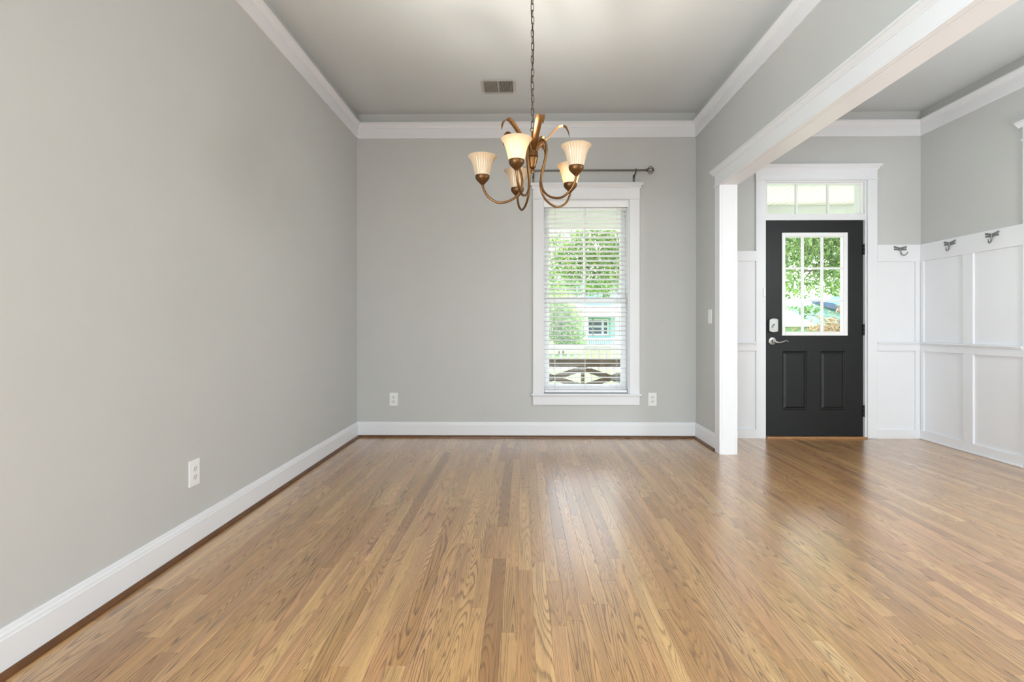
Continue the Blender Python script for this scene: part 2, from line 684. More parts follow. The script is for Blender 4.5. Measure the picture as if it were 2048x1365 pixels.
nw = 6  # unseen side windows added to carry the fill lights
for side, xc in (('left', XL - 0.07), ('right', XF + 0.07)):
    for y in (SIDEW if side == 'left' else (FWY,)):
        wp = thing('window_%d' % nw, (xc, y, 0.05), ('unseen tall white window added for light in the %s wall ' % side) + {SIDEW[0]: 'well behind the camera', SIDEW[1]: 'just behind the camera', FWY: 'beside the foyer pendant'}[y], 'window', kind='structure')
        nw += 1
        m = MB()
        for (a, b, z0, z1) in ((-0.65, -0.59, 0.05, 2.45), (0.59, 0.65, 0.05, 2.45), (-0.59, 0.59, 0.05, 0.11), (-0.59, 0.59, 2.39, 2.45), (-0.59, 0.59, 1.43, 1.47)):
            m.box(xc - 0.03, xc + 0.03, y + a, y + b, z0, z1)
        m.build('window_frame', 'vinyl', wp)
        for z0, z1 in ((0.11, 1.43), (1.47, 2.39)):
            MB().box(xc - 0.002, xc + 0.002, y - 0.59, y + 0.59, z0, z1).build('pane', 'glass', wp)

# unseen house roof added to block the sun and outer siding
mb = MB()
mb.prism([(YREAR - 2.6, HC + 0.16), (7.6, HC + 0.16), (7.6, HC + 0.3), (1.4, HC + 3.0), (YREAR - 2.6, HC + 0.3)], 'x', XL - 4.0, XF + 3.0)
struct(mb.build('roof', 'roof_house'), 'unseen grey pitched roof added to keep the sun off the rooms', 'roof')

# ------------------------------------------------------------------ crown rail round the rooms
ZC0, ZC1 = 2.814, 2.957
CP = [(0, ZC0), (0.011, ZC0), (0.013, ZC0 + 0.006), (0.013, ZC0 + 0.092), (0.018, ZC0 + 0.094), (0.022, ZC0 + 0.108),
      (0.033, ZC0 + 0.124), (0.040, ZC0 + 0.130), (0.043, ZC0 + 0.132), (0.043, ZC1), (0, ZC1)]
mb = MB().prism([(XL + d, z) for d, z in CP], 'y', YREAR, YB)
struct(mb.build('trim_1', 'white'), 'white crown rail along the left dining room wall', 'crown moulding')
mb = MB().prism([(YB - d, z) for d, z in CP], 'x', XL, XR)
struct(mb.build('trim_2', 'white'), 'white crown rail above the dining room window', 'crown moulding')
mb = MB().prism([(XR - d, z) for d, z in CP], 'y', YSTUB - 0.6, YB)
struct(mb.build('trim_3', 'white'), 'white crown rail on the dividing wall above the opening', 'crown moulding')
mb = MB().prism([(YB - d, z) for d, z in CP], 'x', XD1, XF)
struct(mb.build('trim_4', 'white'), 'white crown rail above the entry door', 'crown moulding')
mb = MB().prism([(XF - d, z) for d, z in CP], 'y', YREAR, YB)
struct(mb.build('trim_5', 'white'), 'white crown rail along the right foyer wall', 'crown moulding')
mb = MB().prism([(XD1 + d, z) for d, z in CP], 'y', YSTUB - 0.6, YB)
struct(mb.build('trim_6', 'white'), 'white crown rail on the foyer side of the dividing wall', 'crown moulding')

# ------------------------------------------------------------------ baseboards and shoe moulding
BP = [(0, 0.0), (0.016, 0.0), (0.016, 0.112), (0.013, 0.116), (0.012, 0.124), (0.008, 0.130), (0.006, 0.140), (0.004, 0.143), (0, 0.143)]
SP = [(0.016, 0.0), (0.034, 0.0), (0.033, 0.008), (0.028, 0.015), (0.021, 0.019), (0.016, 0.020)]
XBE = onX(1428, 870, XR - 0.016).y     # where the baseboard meets the casing
mb = MB().prism([(XL + d, z) for d, z in BP], 'y', YREAR, YB)
bl = struct(mb.build('baseboard_left', 'white'), 'white baseboard along the left wall', 'baseboard')
MB().prism([(XL + d, z) for d, z in SP], 'y', YREAR, YB - 0.016).build('shoe_moulding', 'shoe', bl)
mb = MB().prism([(YB - d, z) for d, z in BP], 'x', XL, XR)
bb = struct(mb.build('baseboard_back', 'white'), 'white baseboard below the dining room window', 'baseboard')
MB().prism([(YB - d, z) for d, z in SP], 'x', XL + 0.016, XR - 0.016).build('shoe_moulding', 'shoe', bb)
mb = MB().prism([(XR - d, z) for d, z in BP], 'y', JY + 0.11, YB)
bm_ = struct(mb.build('baseboard_middle', 'white'), 'short white baseboard on the dividing wall stub', 'baseboard')
MB().prism([(XR - d, z) for d, z in SP], 'y', JY + 0.11, YB - 0.016).build('shoe_moulding', 'shoe', bm_)

# ------------------------------------------------------------------ cased opening trim
ZH0, ZH1, ZH2 = ZOP, ZOP + 0.105, ZOP + 0.142


def cap_profile(d0, z0, z1):
    """small crown cap profile: distance from wall, height"""
    h = z1 - z0
    return [(0, z0), (d0 + 0.004, z0), (d0 + 0.006, z0 + 0.15 * h), (d0 + 0.014, z0 + 0.30 * h), (d0 + 0.024, z0 + 0.55 * h),
            (d0 + 0.028, z0 + 0.62 * h), (d0 + 0.028, z0 + 0.70 * h), (d0 + 0.034, z0 + 0.74 * h), (d0 + 0.034, z1), (0, z1)]


op = thing('trim_7', (XR, JY, 0), 'white casing and jamb of the wide opening between dining room and foyer', 'door casing', kind='structure')
cw = 0.10
MB().box(XJ0, XR, JY, JY + cw, 0, ZOP).build('side_casing', 'white', op, bevel=0.002)
MB().box(XD1, XJ1, JY, JY + cw, 0, ZOP).build('side_casing', 'white', op, bevel=0.002)
MB().box(XR, XD1, JY, JY + 0.016, 0, ZOP).build('jamb', 'white', op)
MB().box(XJ0, XR, YSTUB - cw, JY + cw, ZH0 + 0.012, ZH1).build('head_board', 'white', op)
MB().box(XJ0 - 0.010, XR, YSTUB - cw - 0.006, JY + cw + 0.008, ZH0, ZH0 + 0.012).build('bead', 'white', op, bevel=0.004)
MB().prism([(XR - d, z) for d, z in cap_profile(0.022, ZH1, ZH2)], 'y', YSTUB - cw - 0.03, JY + cw + 0.032).build('head_cap', 'white', op)
MB().box(XD1, XJ1, YSTUB - cw, JY + cw, ZH0, ZH1).build('head_board', 'white', op)
MB().prism([(XD1 + d, z) for d, z in cap_profile(0.022, ZH1, ZH2)], 'y', YSTUB - cw - 0.03, JY + cw + 0.032).build('head_cap', 'white', op)
MB().box(XR, XD1, YSTUB, JY, ZOP, ZOP + 0.016).build('soffit', 'white', op)
MB().box(XR, XD1, YSTUB - 0.016, YSTUB, 0, ZOP).build('jamb', 'white', op)
MB().box(XJ0, XR, YSTUB - cw, YSTUB, 0, ZOP).build('side_casing', 'white', op, bevel=0.002)
MB().box(XD1, XJ1, YSTUB - cw, YSTUB, 0, ZOP).build('side_casing', 'white', op, bevel=0.002)

# ------------------------------------------------------------------ floor: oak strips
GX0, GX1 = XL, XF
mb = MB().box(XL - 0.14, XF + 0.14, YREAR - 0.12, YO, -0.12, -0.019)
floor = struct(mb.build('floor', 'subfloor'), 'honey oak strip floor running towards the window', 'floor')
PW = 0.0572
planks = []
nrow = int((GX1 - GX0) / PW) + 1
for r in range(nrow):
    xa = GX0 + r * PW
    xb = min(xa + PW, GX1)
    if xb - xa < 0.01:
        continue
    y = YREAR - rnd.random() * 0.8
    while y < YO - 0.02:
        L = rnd.choice((0.3, 0.42, 0.55, 0.7, 0.85, 1.0, 1.15, 1.35, 1.6)) * rnd.uniform(0.85, 1.15)
        ya, yb = max(y, YREAR), min(y + L, YB)
        y += L
        if yb - ya < 0.06:
            continue
        planks.append((xa, xb, ya, yb))
        if y >= YB:
            break


def plank_geo(p):
    xa, xb, ya, yb = p
    g, c = 0.00012, 0.0005
    zt = rnd.uniform(-0.00012, 0.00008)
    xa, xb, ya, yb = xa + g, xb - g, ya + g, yb - g
    v = [(xa, ya, -0.019), (xb, ya, -0.019), (xb, yb, -0.019), (xa, yb, -0.019),
         (xa, ya, zt - c), (xb, ya, zt - c), (xb, yb, zt - c), (xa, yb, zt - c),
         (xa + c, ya + c, zt), (xb - c, ya + c, zt), (xb - c, yb - c, zt), (xa + c, yb - c, zt)]
    f = [(0, 1, 5, 4), (1, 2, 6, 5), (2, 3, 7, 6), (3, 0, 4, 7), (4, 5, 9, 8), (5, 6, 10, 9), (6, 7, 11, 10), (7, 4, 8, 11), (8, 9, 10, 11)]
    return v, f


def plank_area(p):
    xa, xb, ya, yb = p
    ya = max(ya, 1.35)
    if yb <= ya:
        return 0
    q = [project((x, yy, 0)) for x, yy in ((xa, ya), (xb, ya), (xb, yb), (xa, yb))]
    if any(k is None for k in q):
        return 0
    us = [min(max(k[0], 0), 2048) for k in q]
    vv_ = [min(max(k[1], 0), 1365) for k in q]
    A = 0
    for i in range(4):
        j = (i + 1) % 4
        A += us[i] * vv_[j] - us[j] * vv_[i]
    return abs(A) / 2


def plank_mesh(name, plist):
    V, Fc, G, S = [], [], [], []
    for p in plist:
        v, f = plank_geo(p)
        seed = rnd.random()
        tone = min(1, max(0, rnd.gauss(0.52, 0.14)))
        if rnd.random() < 0.09:
            tone = rnd.uniform(0.05, 0.3)
        off = rnd.uniform(0, 20)
        n = len(V)
        V += v
        for q in f:
            Fc.append(tuple(i + n for i in q))
            for i in q:
                G.append((v[i][1] - p[2] + off, v[i][0] - p[0] + seed))
                S.append((seed, tone))
    me = bpy.data.meshes.new(name)
    me.from_pydata(V, [], Fc)
    u1 = me.uv_layers.new(name='grain')
    u2 = me.uv_layers.new(name='plank')
    u1.data.foreach_set('uv', np.array(G, dtype=np.float32).ravel())
    u2.data.foreach_set('uv', np.array(S, dtype=np.float32).ravel())
    me.materials.append(M['oak'])
    o = bpy.data.objects.new(name, me)
    col.objects.link(o)
    adopt(o, floor)
    return o


planks.sort(key=plank_area, reverse=True)
for p in planks[:300]:
    plank_mesh('plank', [p])
tag(plank_mesh('small_planks', planks[300:]), kind='stuff')

# ================================================================== window 1
def casing_set(parent, xa, xb, zb, zt, cwid, th, y, head, cap, sill=False):
    """flat craftsman casing on a wall facing -Y: inner hole xa..xb, zb..zt"""
    MB().box(xa - cwid, xa, y - th, y, zb, zt).build('side_casing', 'white', parent, bevel=0.0015)
    MB().box(xb, xb + cwid, y - th, y, zb, zt).build('side_casing', 'white', parent, bevel=0.0015)
    MB().box(xa - cwid - 0.008, xb + cwid + 0.008, y - th - 0.008, y, zt, zt + 0.012).build('bead', 'white', parent, bevel=0.004)
    MB().box(xa - cwid, xb + cwid, y - th, y, zt + 0.012, zt + head).build('head_board', 'white', parent)
    m = MB()
    pr = cap_profile(th, zt + head, zt + head + cap)
    m.prism([(y - d, z) for d, z in pr], 'x', xa - cwid - 0.012, xb + cwid + 0.012)
    # flared returns
    m.prism([(y - d + 0.004, z) for d, z in pr if z > zt + head + 0.5 * cap] + [(y, zt + head + cap), (y, zt + head + cap * 0.5)], 'x', xa - cwid - 0.03, xb + cwid + 0.03)
    m.build('head_cap', 'white', parent)


W1 = thing('window_1', ((WX0 + WX1) / 2, YB, WZ0), 'white double-hung window with flat craftsman casing in the dining room', 'window', kind='structure')
cwid = WX0 - onY(1066, 600, YB).x
casing_set(W1, WX0, WX1, WZ0, WZ1, cwid, 0.02, YB, 0.10, 0.05)
# stool and apron
MB().box(WX0 - cwid - 0.016, WX1 + cwid + 0.016, YB - 0.045, YB + 0.06, WZ0 - 0.016, WZ0 + 0.002).build('window_stool', 'white', W1, bevel=0.005)
MB().box(WX0 - cwid, WX1 + cwid, YB - 0.02, YB, onY(1170, 810, YB).z, WZ0 - 0.016).build('apron', 'white', W1, bevel=0.0015)
# jambs
m = MB()
m.box(WX0, WX0 + 0.012, YB, YO, WZ0, WZ1)
m.box(WX1 - 0.012, WX1, YB, YO, WZ0, WZ1)
m.box(WX0 + 0.012, WX1 - 0.012, YB, YO, WZ1 - 0.012, WZ1)
m.box(WX0 + 0.012, WX1 - 0.012, YB + 0.06, YO, WZ0, WZ0 + 0.02)
m.build('jamb', 'white', W1)
ZM = onY(1170, 601, YB + 0.1).z


def sash(parent, xa, xb, za, zb, y0, y1, st, rb, rt, grid=None):
    s = MB()
    s.box(xa, xa + st, y0, y1, za, zb)
    s.box(xb - st, xb, y0, y1, za, zb)
    s.box(xa + st, xb - st, y0, y1, za, za + rb)
    s.box(xa + st, xb - st, y0, y1, zb - rt, zb)
    so = s.build('sash', 'vinyl', parent, bevel=0.002)
    ym = (y0 + y1) / 2
    g = MB().box(xa + st, xb - st, ym - 0.002, ym + 0.002, za + rb, zb - rt)
    g.build('pane', 'glass', so)
    if grid:
        for gx in grid:
            MB().box(gx - 0.009, gx + 0.009, ym - 0.009, ym + 0.009, za + rb, zb - rt).build('muntin', 'vinyl', so)
    return so


sx0, sx1 = WX0 + 0.014, WX1 - 0.014
sash(W1, sx0, sx1, WZ0 + 0.02, ZM + 0.02, YB + 0.082, YB + 0.112, 0.05, 0.06, 0.036)
sash(W1, sx0, sx1, ZM - 0.016, WZ1 - 0.014, YB + 0.116, YB + 0.146, 0.05, 0.036, 0.05, grid=[(WX0 + WX1) / 2])
MB().box((sx0 + sx1) / 2 - 0.13, (sx0 + sx1) / 2 - 0.07, YB + 0.075, YB + 0.11, ZM + 0.021, ZM + 0.034).build('sash_lock', 'vinyl', W1, bevel=0.003)
MB().box((sx0 + sx1) / 2 + 0.1, (sx0 + sx1) / 2 + 0.16, YB + 0.075, YB + 0.11, ZM + 0.021, ZM + 0.034).build('sash_lock', 'vinyl', W1, bevel=0.003)

# ------------------------------------------------------------------ blind
BL = thing('window_blind', ((WX0 + WX1) / 2, YB + 0.04, WZ0), 'white slatted blind hanging in the dining room window', 'blind')
bx0, bx1 = WX0 + 0.018, WX1 - 0.018
zv0 = onY(1170, 414.3, YB).z
MB().box(WX0 + 0.004, WX1 - 0.004, YB + 0.002, YB + 0.014, zv0, WZ1 - 0.002).build('valance', 'slat', BL, bevel=0.003)
MB().box(bx0, bx1, YB + 0.018, YB + 0.068, zv0 + 0.015, WZ1 - 0.014).build('headrail', 'slat', BL)
pitch = 0.0442
tau = 0.19
yc = YB + 0.042
zb = onY(1170, 783.5, YB).z
zr1 = zb + 0.011
MB().box(bx0, bx1, yc - 0.026, yc + 0.026, zb - 0.010, zr1).build('bottom_rail', 'slat', BL, bevel=0.004)
s0 = MB()
prof = []
for k in range(7):
    t = -1 + 2 * k / 6
    prof.append((t * 0.025, 0.0016 - 0.0028 * t * t + 0.0015))
for k in range(6, -1, -1):
    t = -1 + 2 * k / 6
    prof.append((t * 0.025, 0.0016 - 0.0028 * t * t - 0.0015))
ct, st_ = math.cos(-tau), math.sin(-tau)
prof = [(a * ct - b * st_, a * st_ + b * ct) for a, b in prof]
s0.prism(prof, 'x', bx0, bx1)
zz = zr1 + 0.03
first = None
slz = []
while zz < zv0 + 0.02:
    if first is None:
        o = s0.build('slat', 'slat', None)
        first = o
    else:
        o = first.copy()
        col.objects.link(o)
    o.location = (0, yc, zz)
    adopt(o, BL)
    slz.append(zz)
    zz += pitch
for u in (1109.5, 1170, 1233):
    xx = onY(u, 600, yc).x
    m = MB()
    for dy in (-0.026, 0.026):
        m.tube([(xx, yc + dy, zr1), (xx, yc + dy, zv0 + 0.03)], 0.0011, 5)
    m.build('ladder_cord', 'string', BL)
    MB().tube([(xx + 0.004, yc, zr1), (xx + 0.004, yc, zv0 + 0.03)], 0.0009, 5).build('lift_cord', 'string', BL)
xx = onY(1246, 600, YB).x
MB().tube([(xx, YB + 0.006, zv0 + 0.02), (xx, YB + 0.006, onY(1246, 585, YB).z)], 0.0011, 5).build('pull_cord', 'string', BL)
MB().tube([(xx + 0.012, YB + 0.006, zv0 + 0.02), (xx + 0.012, YB + 0.006, onY(1246, 590, YB).z)], 0.0011, 5).build('pull_cord', 'string', BL)
for dx, v in ((0, 587), (0.012, 592)):
    z = onY(1246, v, YB).z
    MB().lathe([(0.002, 0.03), (0.005, 0.02), (0.006, 0.0)], (xx + dx, YB + 0.006, z - 0.02), 8).build('tassel', 'socket', BL, smooth=True)
xx = onY(1094, 600, YB).x
MB().tube([(xx, YB + 0.006, zv0 + 0.02), (xx, YB + 0.006, onY(1094, 614, YB).z)], 0.003, 6).build('tilt_wand', 'slat', BL)

# ------------------------------------------------------------------ curtain rod
yr = YB - 0.085
pr_ = onY(1301, 340.5, yr)
zr = pr_.z
xrr = onY(1292, 340, yr).x
xw = (WX0 + WX1) / 2
xrl = 2 * xw - xrr
CR = thing('curtain_rod', (xw, YB, zr), 'bare antique pewter curtain rod with cage finials above the dining room window', 'curtain rod')
MB().tube([(xrl, yr, zr), (xrr, yr, zr)], 0.0085, 12).build('rod', 'rod', CR, smooth=True)
for s, xe in ((1, xrr), (-1, xrl)):
    f = MB()
    f.lathe([(0.0135, 0), (0.0135, 0.006), (0.009, 0.008), (0.009, 0.012)], (0, 0, 0), 14, axis='x')
    if s < 0:
        f.v = [(-a, b, c) for a, b, c in f.v]
    f.v = [(a + xe, b + yr, c + zr) for a, b, c in f.v]
    fo = f.build('finial', 'rod', CR, smooth=True)
    for k in range(6):
        a = 2 * PI * k / 6 + 0.3
        pts = []
        for i in range(9):
            t = i / 8
            rr = 0.033 * math.sin(PI * t) ** 0.8 if 0 < t < 1 else 0.002
            tw = a + 1.1 * t
            pts.append((xe + s * (0.010 + 0.062 * t), yr + rr * math.cos(tw), zr + rr * math.sin(tw)))
        MB().tube(pts, 0.0032, 6).build('cage_wire', 'rod', fo, smooth=True)
for u in (1272, 1067.5):
    xb_ = onY(u, 345, yr).x
    b = MB()
    b.lathe([(0.014, -0.006), (0.014, 0.006)], (xb_, yr, zr), 14, axis='x')
    b.tube(smoothpath([(xb_, yr, zr - 0.010), (xb_, yr + 0.03, zr - 0.022), (xb_ - 0.002, yr + 0.066, zr - 0.034), (xb_ - 0.002, YB - 0.006, zr - 0.045)]), 0.006, 8)
    b.box(xb_ - 0.011, xb_ + 0.007, YB - 0.006, YB, zr - 0.085, zr - 0.02)
    bo = b.build('bracket', 'rod', CR, smooth=True)
    MB().sphere((xb_, yr, zr - 0.022), 0.006, 8, 6).build('set_screw', 'rod', bo, smooth=True)

# ================================================================== entry door, transom, casing
DC = thing('trim_8', ((DX0 + DX1) / 2, YB, 0), 'white craftsman casing around the black entry door and transom', 'door casing', kind='structure')
dcw = DX0 - onY(1510.5, 600, YB).x
cz = onY(1640, 331, YB).z - DZ1
casing_set(DC, DX0, DX1, 0, DZ1, dcw, 0.02, YB, cz - 0.042, 0.042)
ZT0 = onY(1620, 441.5, YB + 0.03).z     # underside of transom bar
m = MB()
jt = 0.010
m.box(DX0, DX0 + jt, YB, YO, 0, DZ1)
m.box(DX1 - jt * 1.2, DX1, YB, YO, 0, DZ1)
m.box(DX0 + jt, DX1 - jt * 1.2, YB, YO, DZ1 - 0.012, DZ1)
m.build('jamb', 'white', DC)
YDo = YB + 0.012                         # interior face of the door slab
zt_top = onY(1620, 430, YB + 0.05).z
MB().box(DX0 + jt, DX1 - jt * 1.2, YB + 0.004, YO, ZT0, zt_top).build('transom_bar', 'white', DC, bevel=0.003)
MB().box(DX0 + jt, DX1 - jt * 1.2, YB - 0.03, YO + 0.03, 0.0, 0.014).build('threshold', 'thresh', DC, bevel=0.004)
MB().box(DX0 - 0.026, DX0 - 0.006, YB - 0.034, YB - 0.0201, onY(1527, 594, YB).z, onY(1527, 577, YB).z).build('alarm_contact', 'plastic', DC, bevel=0.003)

# transom window
TW = thing('window_2', ((DX0 + DX1) / 2, YB + 0.05, zt_top), 'three-pane transom window above the black entry door', 'window', kind='structure')
tx0, tx1 = DX0 + jt, DX1 - jt * 1.2
tz1 = DZ1 - 0.012
gx0, gx1 = onY(1531.5, 400, YB + 0.06).x, onY(1719, 400, YB + 0.06).x
gz1 = onY(1620, 370, YB + 0.06).z
m = MB()
m.box(tx0, max(gx0, tx0 + 0.006), YB + 0.03, YB + 0.09, zt_top, tz1)
m.box(gx1, tx1, YB + 0.03, YB + 0.09, zt_top, tz1)
m.box(gx0, gx1, YB + 0.03, YB + 0.09, gz1, tz1)
m.build('sash', 'vinyl', TW, bevel=0.002)
ms = [onY(1592, 400, YB + 0.06).x, onY(1655, 400, YB + 0.06).x]
for q in ms:
    MB().box(q - 0.008, q + 0.008, YB + 0.045, YB + 0.075, zt_top, gz1).build('muntin', 'vinyl', TW)
edges = [gx0] + [q for s in ms for q in (s - 0.008, s + 0.008)] + [gx1]
for i in range(0, 6, 2):
    MB().box(edges[i], edges[i + 1], YB + 0.058, YB + 0.062, zt_top, gz1).build('pane', 'glass', TW)

# door slab with lite hole and raised panels
sx0, sx1 = onY(1531, 600, YDo).x, onY(1726, 600, YDo).x
sz0, sz1 = 0.016, ZT0 - 0.004
lx0, lx1 = onY(1567, 600, YDo).x, onY(1690, 600, YDo).x
lz0, lz1 = onY(1620, 668, YDo).z, onY(1620, 470, YDo).z
th = 0.044
ph = []
for (ua, ub) in ((1565, 1614.5), (1641, 1691)):
    ph.append((onY(ua, 760, YDo).x, onY(ub, 760, YDo).x, onY(1600, 821, YDo).z, onY(1600, 703, YDo).z))
D1 = thing('door_1', ((sx0 + sx1) / 2, YDo, 0), 'black half-lite entry door with two raised panels', 'door', kind='structure')
m = MB()
y0, y1 = YDo, YDo + th
# stiles, rails between holes
m.box(sx0, lx0, y0, y1, lz0, sz1)
m.box(lx1, sx1, y0, y1, lz0, sz1)
m.box(lx0, lx1, y0, y1, lz1, sz1)
pz0, pz1 = ph[0][2], ph[0][3]
m.box(sx0, sx1, y0, y1, pz1, lz0)
m.box(sx0, sx1, y0, y1, sz0, pz0)
m.box(sx0, ph[0][0], y0, y1, pz0, pz1)
m.box(ph[0][1], ph[1][0], y0, y1, pz0, pz1)
m.box(ph[1][1], sx1, y0, y1, pz0, pz1)
m.build('slab', 'door', D1)
for (a, b, z0, z1) in ph:
    q = MB()
    g = 0.012     # sunken moulding, then sloping raised field
    rings = [(0.0, 0.0), (0.004, 0.004), (0.010, 0.011), (0.016, 0.012), (0.034, 0.003), (0.038, 0.003)]
    vv, ff = [], []
    for d, dep in rings:
        vv += [(a + d, y0 + dep, z0 + d), (b - d, y0 + dep, z0 + d), (b - d, y0 + dep, z1 - d), (a + d, y0 + dep, z1 - d)]
    for i in range(len(rings) - 1):
        for k in range(4):
            k2 = (k + 1) % 4
            ff.append((i * 4 + k, i * 4 + k2, i * 4 + 4 + k2, i * 4 + 4 + k))
    e = (len(rings) - 1) * 4
    ff.append((e, e + 1, e + 2, e + 3))
    nb = len(vv)
    vv += [(a, y1, z0), (b, y1, z0), (b, y1, z1), (a, y1, z1)]
    for k in range(4):
        k2 = (k + 1) % 4
        ff.append((k, nb + k, nb + k2, k2))
    ff.append((nb, nb + 3, nb + 2, nb + 1))
    q.add(vv, ff)
    q.build('raised_panel', 'door', D1)
# lite frame
fx0, fx1 = onY(1563, 600, YDo).x, onY(1694, 600, YDo).x
fz0, fz1 = onY(1620, 671.8, YDo).z, onY(1620, 466, YDo).z
ix0, ix1 = onY(1569.5, 600, YDo).x, onY(1687, 600, YDo).x
iz0, iz1 = onY(1620, 664.5, YDo).z, onY(1620, 473.5, YDo).z
m = MB()
for (a, b, z0, z1) in ((fx0, ix0, fz0, fz1), (ix1, fx1, fz0, fz1), (ix0, ix1, fz0, iz0), (ix0, ix1, iz1, fz1)):
    m.box(a, b, y0 - 0.014, y0 - 0.0003, z0, z1)
LF = m.build('lite_frame', 'vinyl', D1, bevel=0.004)
m = MB()
e_ = 0.0004
m.box(lx0 + e_, ix0 + 0.004, y0, y1, lz0 + e_, lz1 - e_)
m.box(ix1 - 0.004, lx1 - e_, y0, y1, lz0 + e_, lz1 - e_)
m.box(ix0 + 0.004, ix1 - 0.004, y0, y1, lz0 + e_, iz0 + 0.003)
m.box(ix0 + 0.004, ix1 - 0.004, y0, y1, iz1 - 0.003, lz1 - e_)
m.build('inner_frame', 'vinyl', D1)
gx = [onY(1606.3, 600, YDo).x, onY(1645.3, 600, YDo).x]
gz = [onY(1620, 536.8, YDo).z, onY(1620, 601.5, YDo).z]
for q in gx:
    MB().box(q - 0.013, q + 0.013, y0 + 0.006, y0 + 0.020, iz0 + 0.003, iz1 - 0.003).build('muntin', 'vinyl', D1, bevel=0.004)
xe = [ix0 + 0.004] + [k for q in gx for k in (q - 0.013, q + 0.013)] + [ix1 - 0.004]
ze = [iz1 - 0.003] + [k for q in gz for k in (q + 0.010, q - 0.010)] + [iz0 + 0.003]
for i in range(0, 6, 2):
    for q in gz:
        MB().box(xe[i], xe[i + 1], y0 + 0.006, y0 + 0.020, q - 0.010, q + 0.010).build('muntin', 'vinyl', D1, bevel=0.004)
    for j in range(0, 6, 2):
        MB().box(xe[i], xe[i + 1], y0 + 0.011, y0 + 0.015, ze[j + 1], ze[j]).build('pane', 'glass', D1)
for i in range(3):
    for zz_ in (fz0 + 0.012, fz1 - 0.012):
        MB().lathe([(0.004, -0.001), (0.003, 0.0004)], (fx0 + (fx1 - fx0) * (0.14 + 0.36 * i), y0 - 0.0145, zz_), 8, axis='y').build('screw_cover', 'socket', LF)
# deadbolt
dbx0, dbx1 = onY(1536, 650, YDo).x, onY(1553.5, 650, YDo).x
dbz0, dbz1 = onY(1540, 665.5, YDo).z, onY(1540, 637, YDo).z
cx, hw = (dbx0 + dbx1) / 2, (dbx1 - dbx0) / 2
hz = (dbz1 - dbz0) / 2
czz = (dbz1 + dbz0) / 2
ol = [(cx - hw, czz - hz * 0.82), (cx - hw * 0.5, czz - hz * 0.96), (cx, czz - hz), (cx + hw * 0.5, czz - hz * 0.96), (cx + hw, czz - hz * 0.82),
      (cx + hw, czz + hz * 0.82), (cx + hw * 0.5, czz + hz * 0.96), (cx, czz + hz), (cx - hw * 0.5, czz + hz * 0.96), (cx - hw, czz + hz * 0.82)]
m = MB().prism(ol, 'y', y0 - 0.032, y0)
db = m.build('deadbolt', 'nickel', D1, bevel=0.004)
m = MB().box(cx - 0.020, cx + 0.020, y0 - 0.044, y0 - 0.032, czz - 0.006, czz + 0.006)
m.rot_about(0, (cx, y0, czz - 0.006), 'Y', -0.9)
m.build('thumb_turn', 'nickel', db, bevel=0.003)
# lever handle
hc = onY(1544, 682.5, YDo)
m = MB().lathe([(0.037, 0.0), (0.037, -0.004), (0.034, -0.009), (0.026, -0.011), (0.014, -0.013), (0.013, -0.034), (0.0135, -0.05)], (hc.x, y0, hc.z), 28, axis='y')
lv = m.build('door_handle', 'nickel', D1, smooth=True)
pts = smoothpath([(hc.x, y0 - 0.045, hc.z), (hc.x + 0.022, y0 - 0.050, hc.z - 0.012), (hc.x + 0.052, y0 - 0.050, hc.z - 0.012), (hc.x + 0.088, y0 - 0.050, hc.z - 0.001),
                  (hc.x + 0.112, y0 - 0.050, hc.z + 0.003), (hc.x + 0.130, y0 - 0.050, hc.z - 0.008)], 5)
nn = len(pts)
MB().tube(pts, [0.0125 - 0.009 * i / (nn - 1) for i in range(nn)], 10).build('lever', 'nickel', lv, smooth=True)
# hinges
for v0_, v1_ in ((489, 510), (649, 671), (811, 834)):
    za, zb_ = onY(1726, v1_, YDo).z, onY(1726, v0_, YDo).z
    xh = sx1 + 0.003
    m = MB().lathe([(0.0075, za), (0.0075, zb_)], (xh, y0 - 0.006, 0), 10)
    m.box(xh - 0.012, xh, y0 - 0.003, y0 - 0.0002, za + 0.003, zb_ - 0.003)
    ho = m.build('hinge', 'hinge', D1)
    for kz in (0.33, 0.67):
        MB().sphere((xh - 0.004, y0 - 0.0135, za + (zb_ - za) * kz), 0.0025, 8, 6).build('pin_mark', 'nickel', ho)
# little bright screws near the bottom corner and a chip on the right panel
for du in (1533, 1536.5):
    p = onY(du, 872, YDo)
    MB().sphere((p.x, y0, p.z), 0.003, 8, 6).build('screw', 'nickel', D1)
p = onY(1664.5, 728, YDo)
MB().sphere((p.x, y0 + 0.003, p.z), 0.003, 8, 6).build('nail_head', 'nickel', D1)
MB().box(sx0, sx1, y0 + 0.004, y0 + 0.03, 0.0145, sz0).build('door_sweep', 'hinge', D1)

# ================================================================== wainscot
WS = thing('trim_9', (onY(1492, 700, YB).x, YB, 0), 'narrow white wainscot strip left of the entry door', 'wainscot', kind='structure')
WP = 0.022


